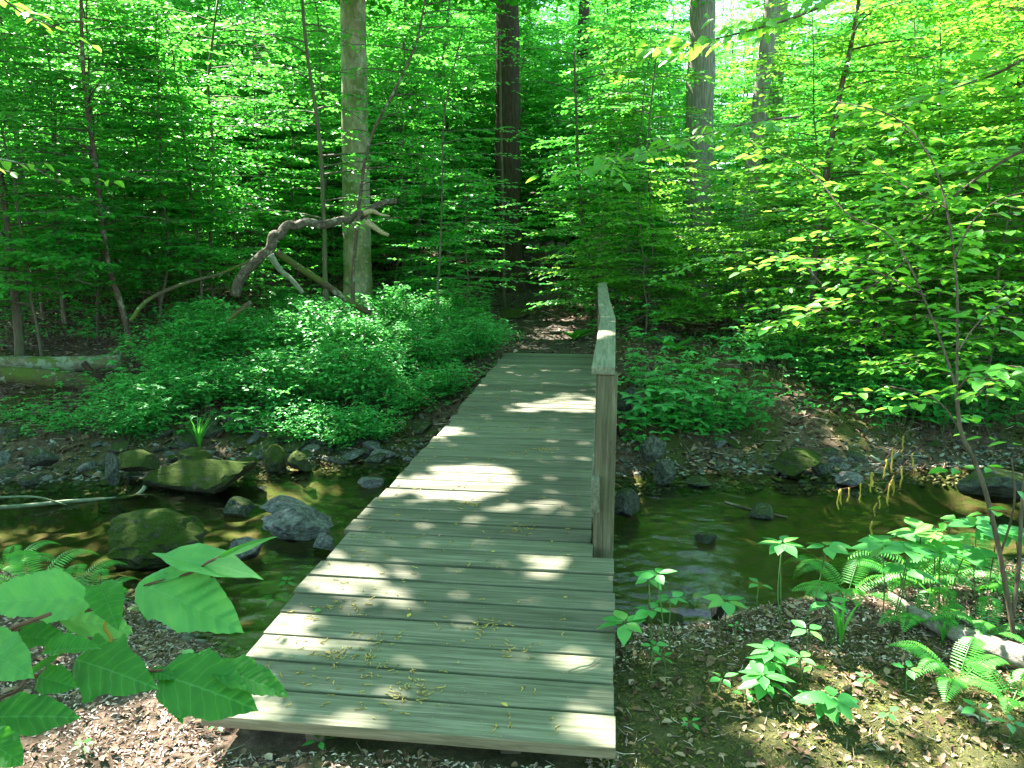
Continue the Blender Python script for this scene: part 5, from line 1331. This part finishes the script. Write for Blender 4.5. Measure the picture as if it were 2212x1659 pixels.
def gravel():
    bm = bmesh.new(); bmesh.ops.create_icosphere(bm, subdivisions=1, radius=.5); V0 = np.array([v.co[:] for v in bm.verts]); F0 = np.array([[v.index for v in f.verts] for f in bm.faces]); bm.free()
    r = np.random.default_rng(44); n = 9000; x = r.uniform(-7.5, 6, n); s = np.abs(r.normal(.15, .42, n)) - .15; y = yf(x) + s
    k = visible(x, y) & ~((x > -1.5) & (x < 0) & (s > 1)); x, y = x[k], y[k]
    x2 = r.uniform(-3, 4, 1500); y2 = yn(x2) - np.abs(r.normal(0, .12, 1500)); x = np.r_[x, x2]; y = np.r_[y, y2]; n = len(x); z = H(x, y)
    sz = .018 + .07 * r.random(n) ** 2.5; mb = MB(); J = 1 + r.normal(0, .16, (n, len(V0), 1)); V = V0[None] * J * np.stack([sz, sz * r.uniform(.5, .9, n), sz * r.uniform(.2, .5, n)], 1)[:, None, :]
    a = r.uniform(0, 6.28, n); c, s_ = np.cos(a)[:, None], np.sin(a)[:, None]; t = r.normal(0, .3, n)[:, None]
    X = V[..., 0] * c - V[..., 1] * s_; Y = V[..., 0] * s_ + V[..., 1] * c; Z = V[..., 2] + X * t
    W = np.stack([X + x[:, None], Y + y[:, None], Z + z[:, None] + .006], -1); F = (np.arange(n)[:, None, None] * len(V0) + F0[None]).reshape(-1, 3); mb.add(W.reshape(-1, 3), F)
    tag(mb.build('shore_gravel', M_grav), 'grey-green gravel and slate chips along both waterlines', 'gravel', kind='stuff')
M_grav = litter_mat('gravel', [(0, (.03, .032, .025)), (.4, (.075, .08, .06)), (.8, (.15, .155, .125)), (1, (.26, .26, .22))])
gravel()
def sticks():
    x, y, z, r = scatter(5200, (-3.6, 4.6), (1.25, 4.8), lambda x, y, r: near(x, y) & visible(x, y) & ~deckmask(x, y), 91); mb = MB(); m = len(x)
    x2, y2, z2, r = scatter(5000, (-10, 9), (6.5, 16), lambda x, y, r: far(x, y) & visible(x, y), 92); x = np.r_[x, x2]; y = np.r_[y, y2]; z = np.r_[z, z2]; n = len(x)
    l = r.uniform(.02, .09, n); l[m:] *= 2.6; a = r.uniform(0, 6.28, n); P = np.c_[x, y, z + .006]; dv = np.c_[np.cos(a) * l, np.sin(a) * l, r.normal(0, .1, n) * l]; w_ = np.where(np.arange(n) < m, .0016, .004)
    P1 = P + dv * .5 + r.normal(0, .003, (n, 3)); prisms(mb, P, P1, w_, w_); prisms(mb, P1, P + dv, w_, w_ * .5)
    tag(mb.build('twig_litter', M_chip), 'thin dry twigs strewn over the ground on both banks', 'twigs', kind='stuff')
sticks()
def deck_catkins():
    r = np.random.default_rng(9); mb = MB(); n = 620
    y = 2.3 + 7.6 * r.random(n) ** 1.6; le = np.interp(y, LE[:, 1], LE[:, 0]); re = np.interp(y, RE[:, 1], RE[:, 0]) - .02
    u = np.where(r.random(n) < .55, r.random(n) ** 1.8 * .6, r.random(n)); x = le + .04 + (re - le - .2) * u
    cl = r.random(n) < .45; ncl = 16; cx_ = r.uniform(.05, .9, ncl); cyy = 2.35 + 6 * r.random(ncl) ** 1.5; w_ = r.integers(0, ncl, n)
    yc = cyy[w_] + r.normal(0, .035, n); lc = np.interp(yc, LE[:, 1], LE[:, 0]); rc = np.interp(yc, RE[:, 1], RE[:, 0])
    y = np.where(cl, yc, y); x = np.where(cl, lc + .05 + (rc - lc - .2) * cx_[w_] + r.normal(0, .05, n), x)
    x = np.clip(x, np.interp(y, LE[:, 1], LE[:, 0]) + .02, np.interp(y, RE[:, 1], RE[:, 0]) - .13)
    P0 = []; P1 = []
    for i in range(n):
        a = r.uniform(0, 6.28); p = np.array([x[i], y[i], .0045]); l = r.uniform(.005, .013)
        for k in range(r.integers(2, 5)):
            q = p + np.array([math.cos(a), math.sin(a), 0]) * l; P0.append(p); P1.append(q); p = q; a += r.normal(0, .7)
    P0 = np.array(P0); P1 = np.array(P1); prisms(mb, P0, P1, .0021, .0021, 4)
    m = 1500; y = 2.25 + 6 * r.random(m); le = np.interp(y, LE[:, 1], LE[:, 0]); re = np.interp(y, RE[:, 1], RE[:, 0]); x = le + .03 + (re - le - .16) * r.random(m)
    a = r.uniform(0, 6.28, m); s = r.uniform(.002, .006, m); leaves(mb, np.c_[x, y, np.full(m, .003)], np.c_[np.cos(a), np.sin(a), np.zeros(m)], orient_up(m, r, .1), s, s * .6, .2, 0)
    tag(mb.build('catkin_litter', M_crumb2), 'yellow-brown catkin bits strewn over the deck boards', 'litter', kind='stuff')
M_crumb2 = litter_mat('deck_catkins', [(0, (.10, .07, .02)), (.5, (.26, .20, .05)), (1, (.40, .32, .09))])
deck_catkins()
def deck_leaf(px, py, s, label, mt, seed, sx=.6):
    p = gz(px, py, .006); V, F, UV = fan_leaf([(u, h * sx / .42) for u, h in NAR], .3, -.1, 3); m = MB(); a = seed * 1.3
    root = bpy.data.objects.new('fallen_leaf', None)
    put(m, V, F, (0, 0, 0), (math.cos(a), math.sin(a), 0), (0, 0, 1), s, UV); o = m.build('fallen_leaf', mt, None, True); o.location = tuple(p); tag(o, label, 'leaf')
M_tan = litter_mat('tan_leaf', [(0, (.38, .22, .07)), (1, (.45, .28, .09))])
deck_leaf(880, 1333, .03, 'small yellow leaf on the deck left of its middle', M_yellow, 1)
deck_leaf(1097, 1526, .03, 'small yellow leaf on the second board near the front', M_yellow, 2)
deck_leaf(1060, 1192, .026, 'yellow husk on the deck near the foot of the handrail post', M_yellow, 5)
deck_leaf(1190, 1168, .02, 'tiny yellow husk on the deck close to the handrail post', M_yellow, 4)
deck_leaf(1216, 1290, .022, 'orange brown leaf on the deck near the right edge', M_tan, 0)
deck_leaf(695, 1318, .035, 'green leaf scrap on the deck near the left edge', M_plant, 3, .9)
deck_leaf(715, 1412, .03, 'curled tan leaf on the sunlit left part of the deck', M_tan, 7)
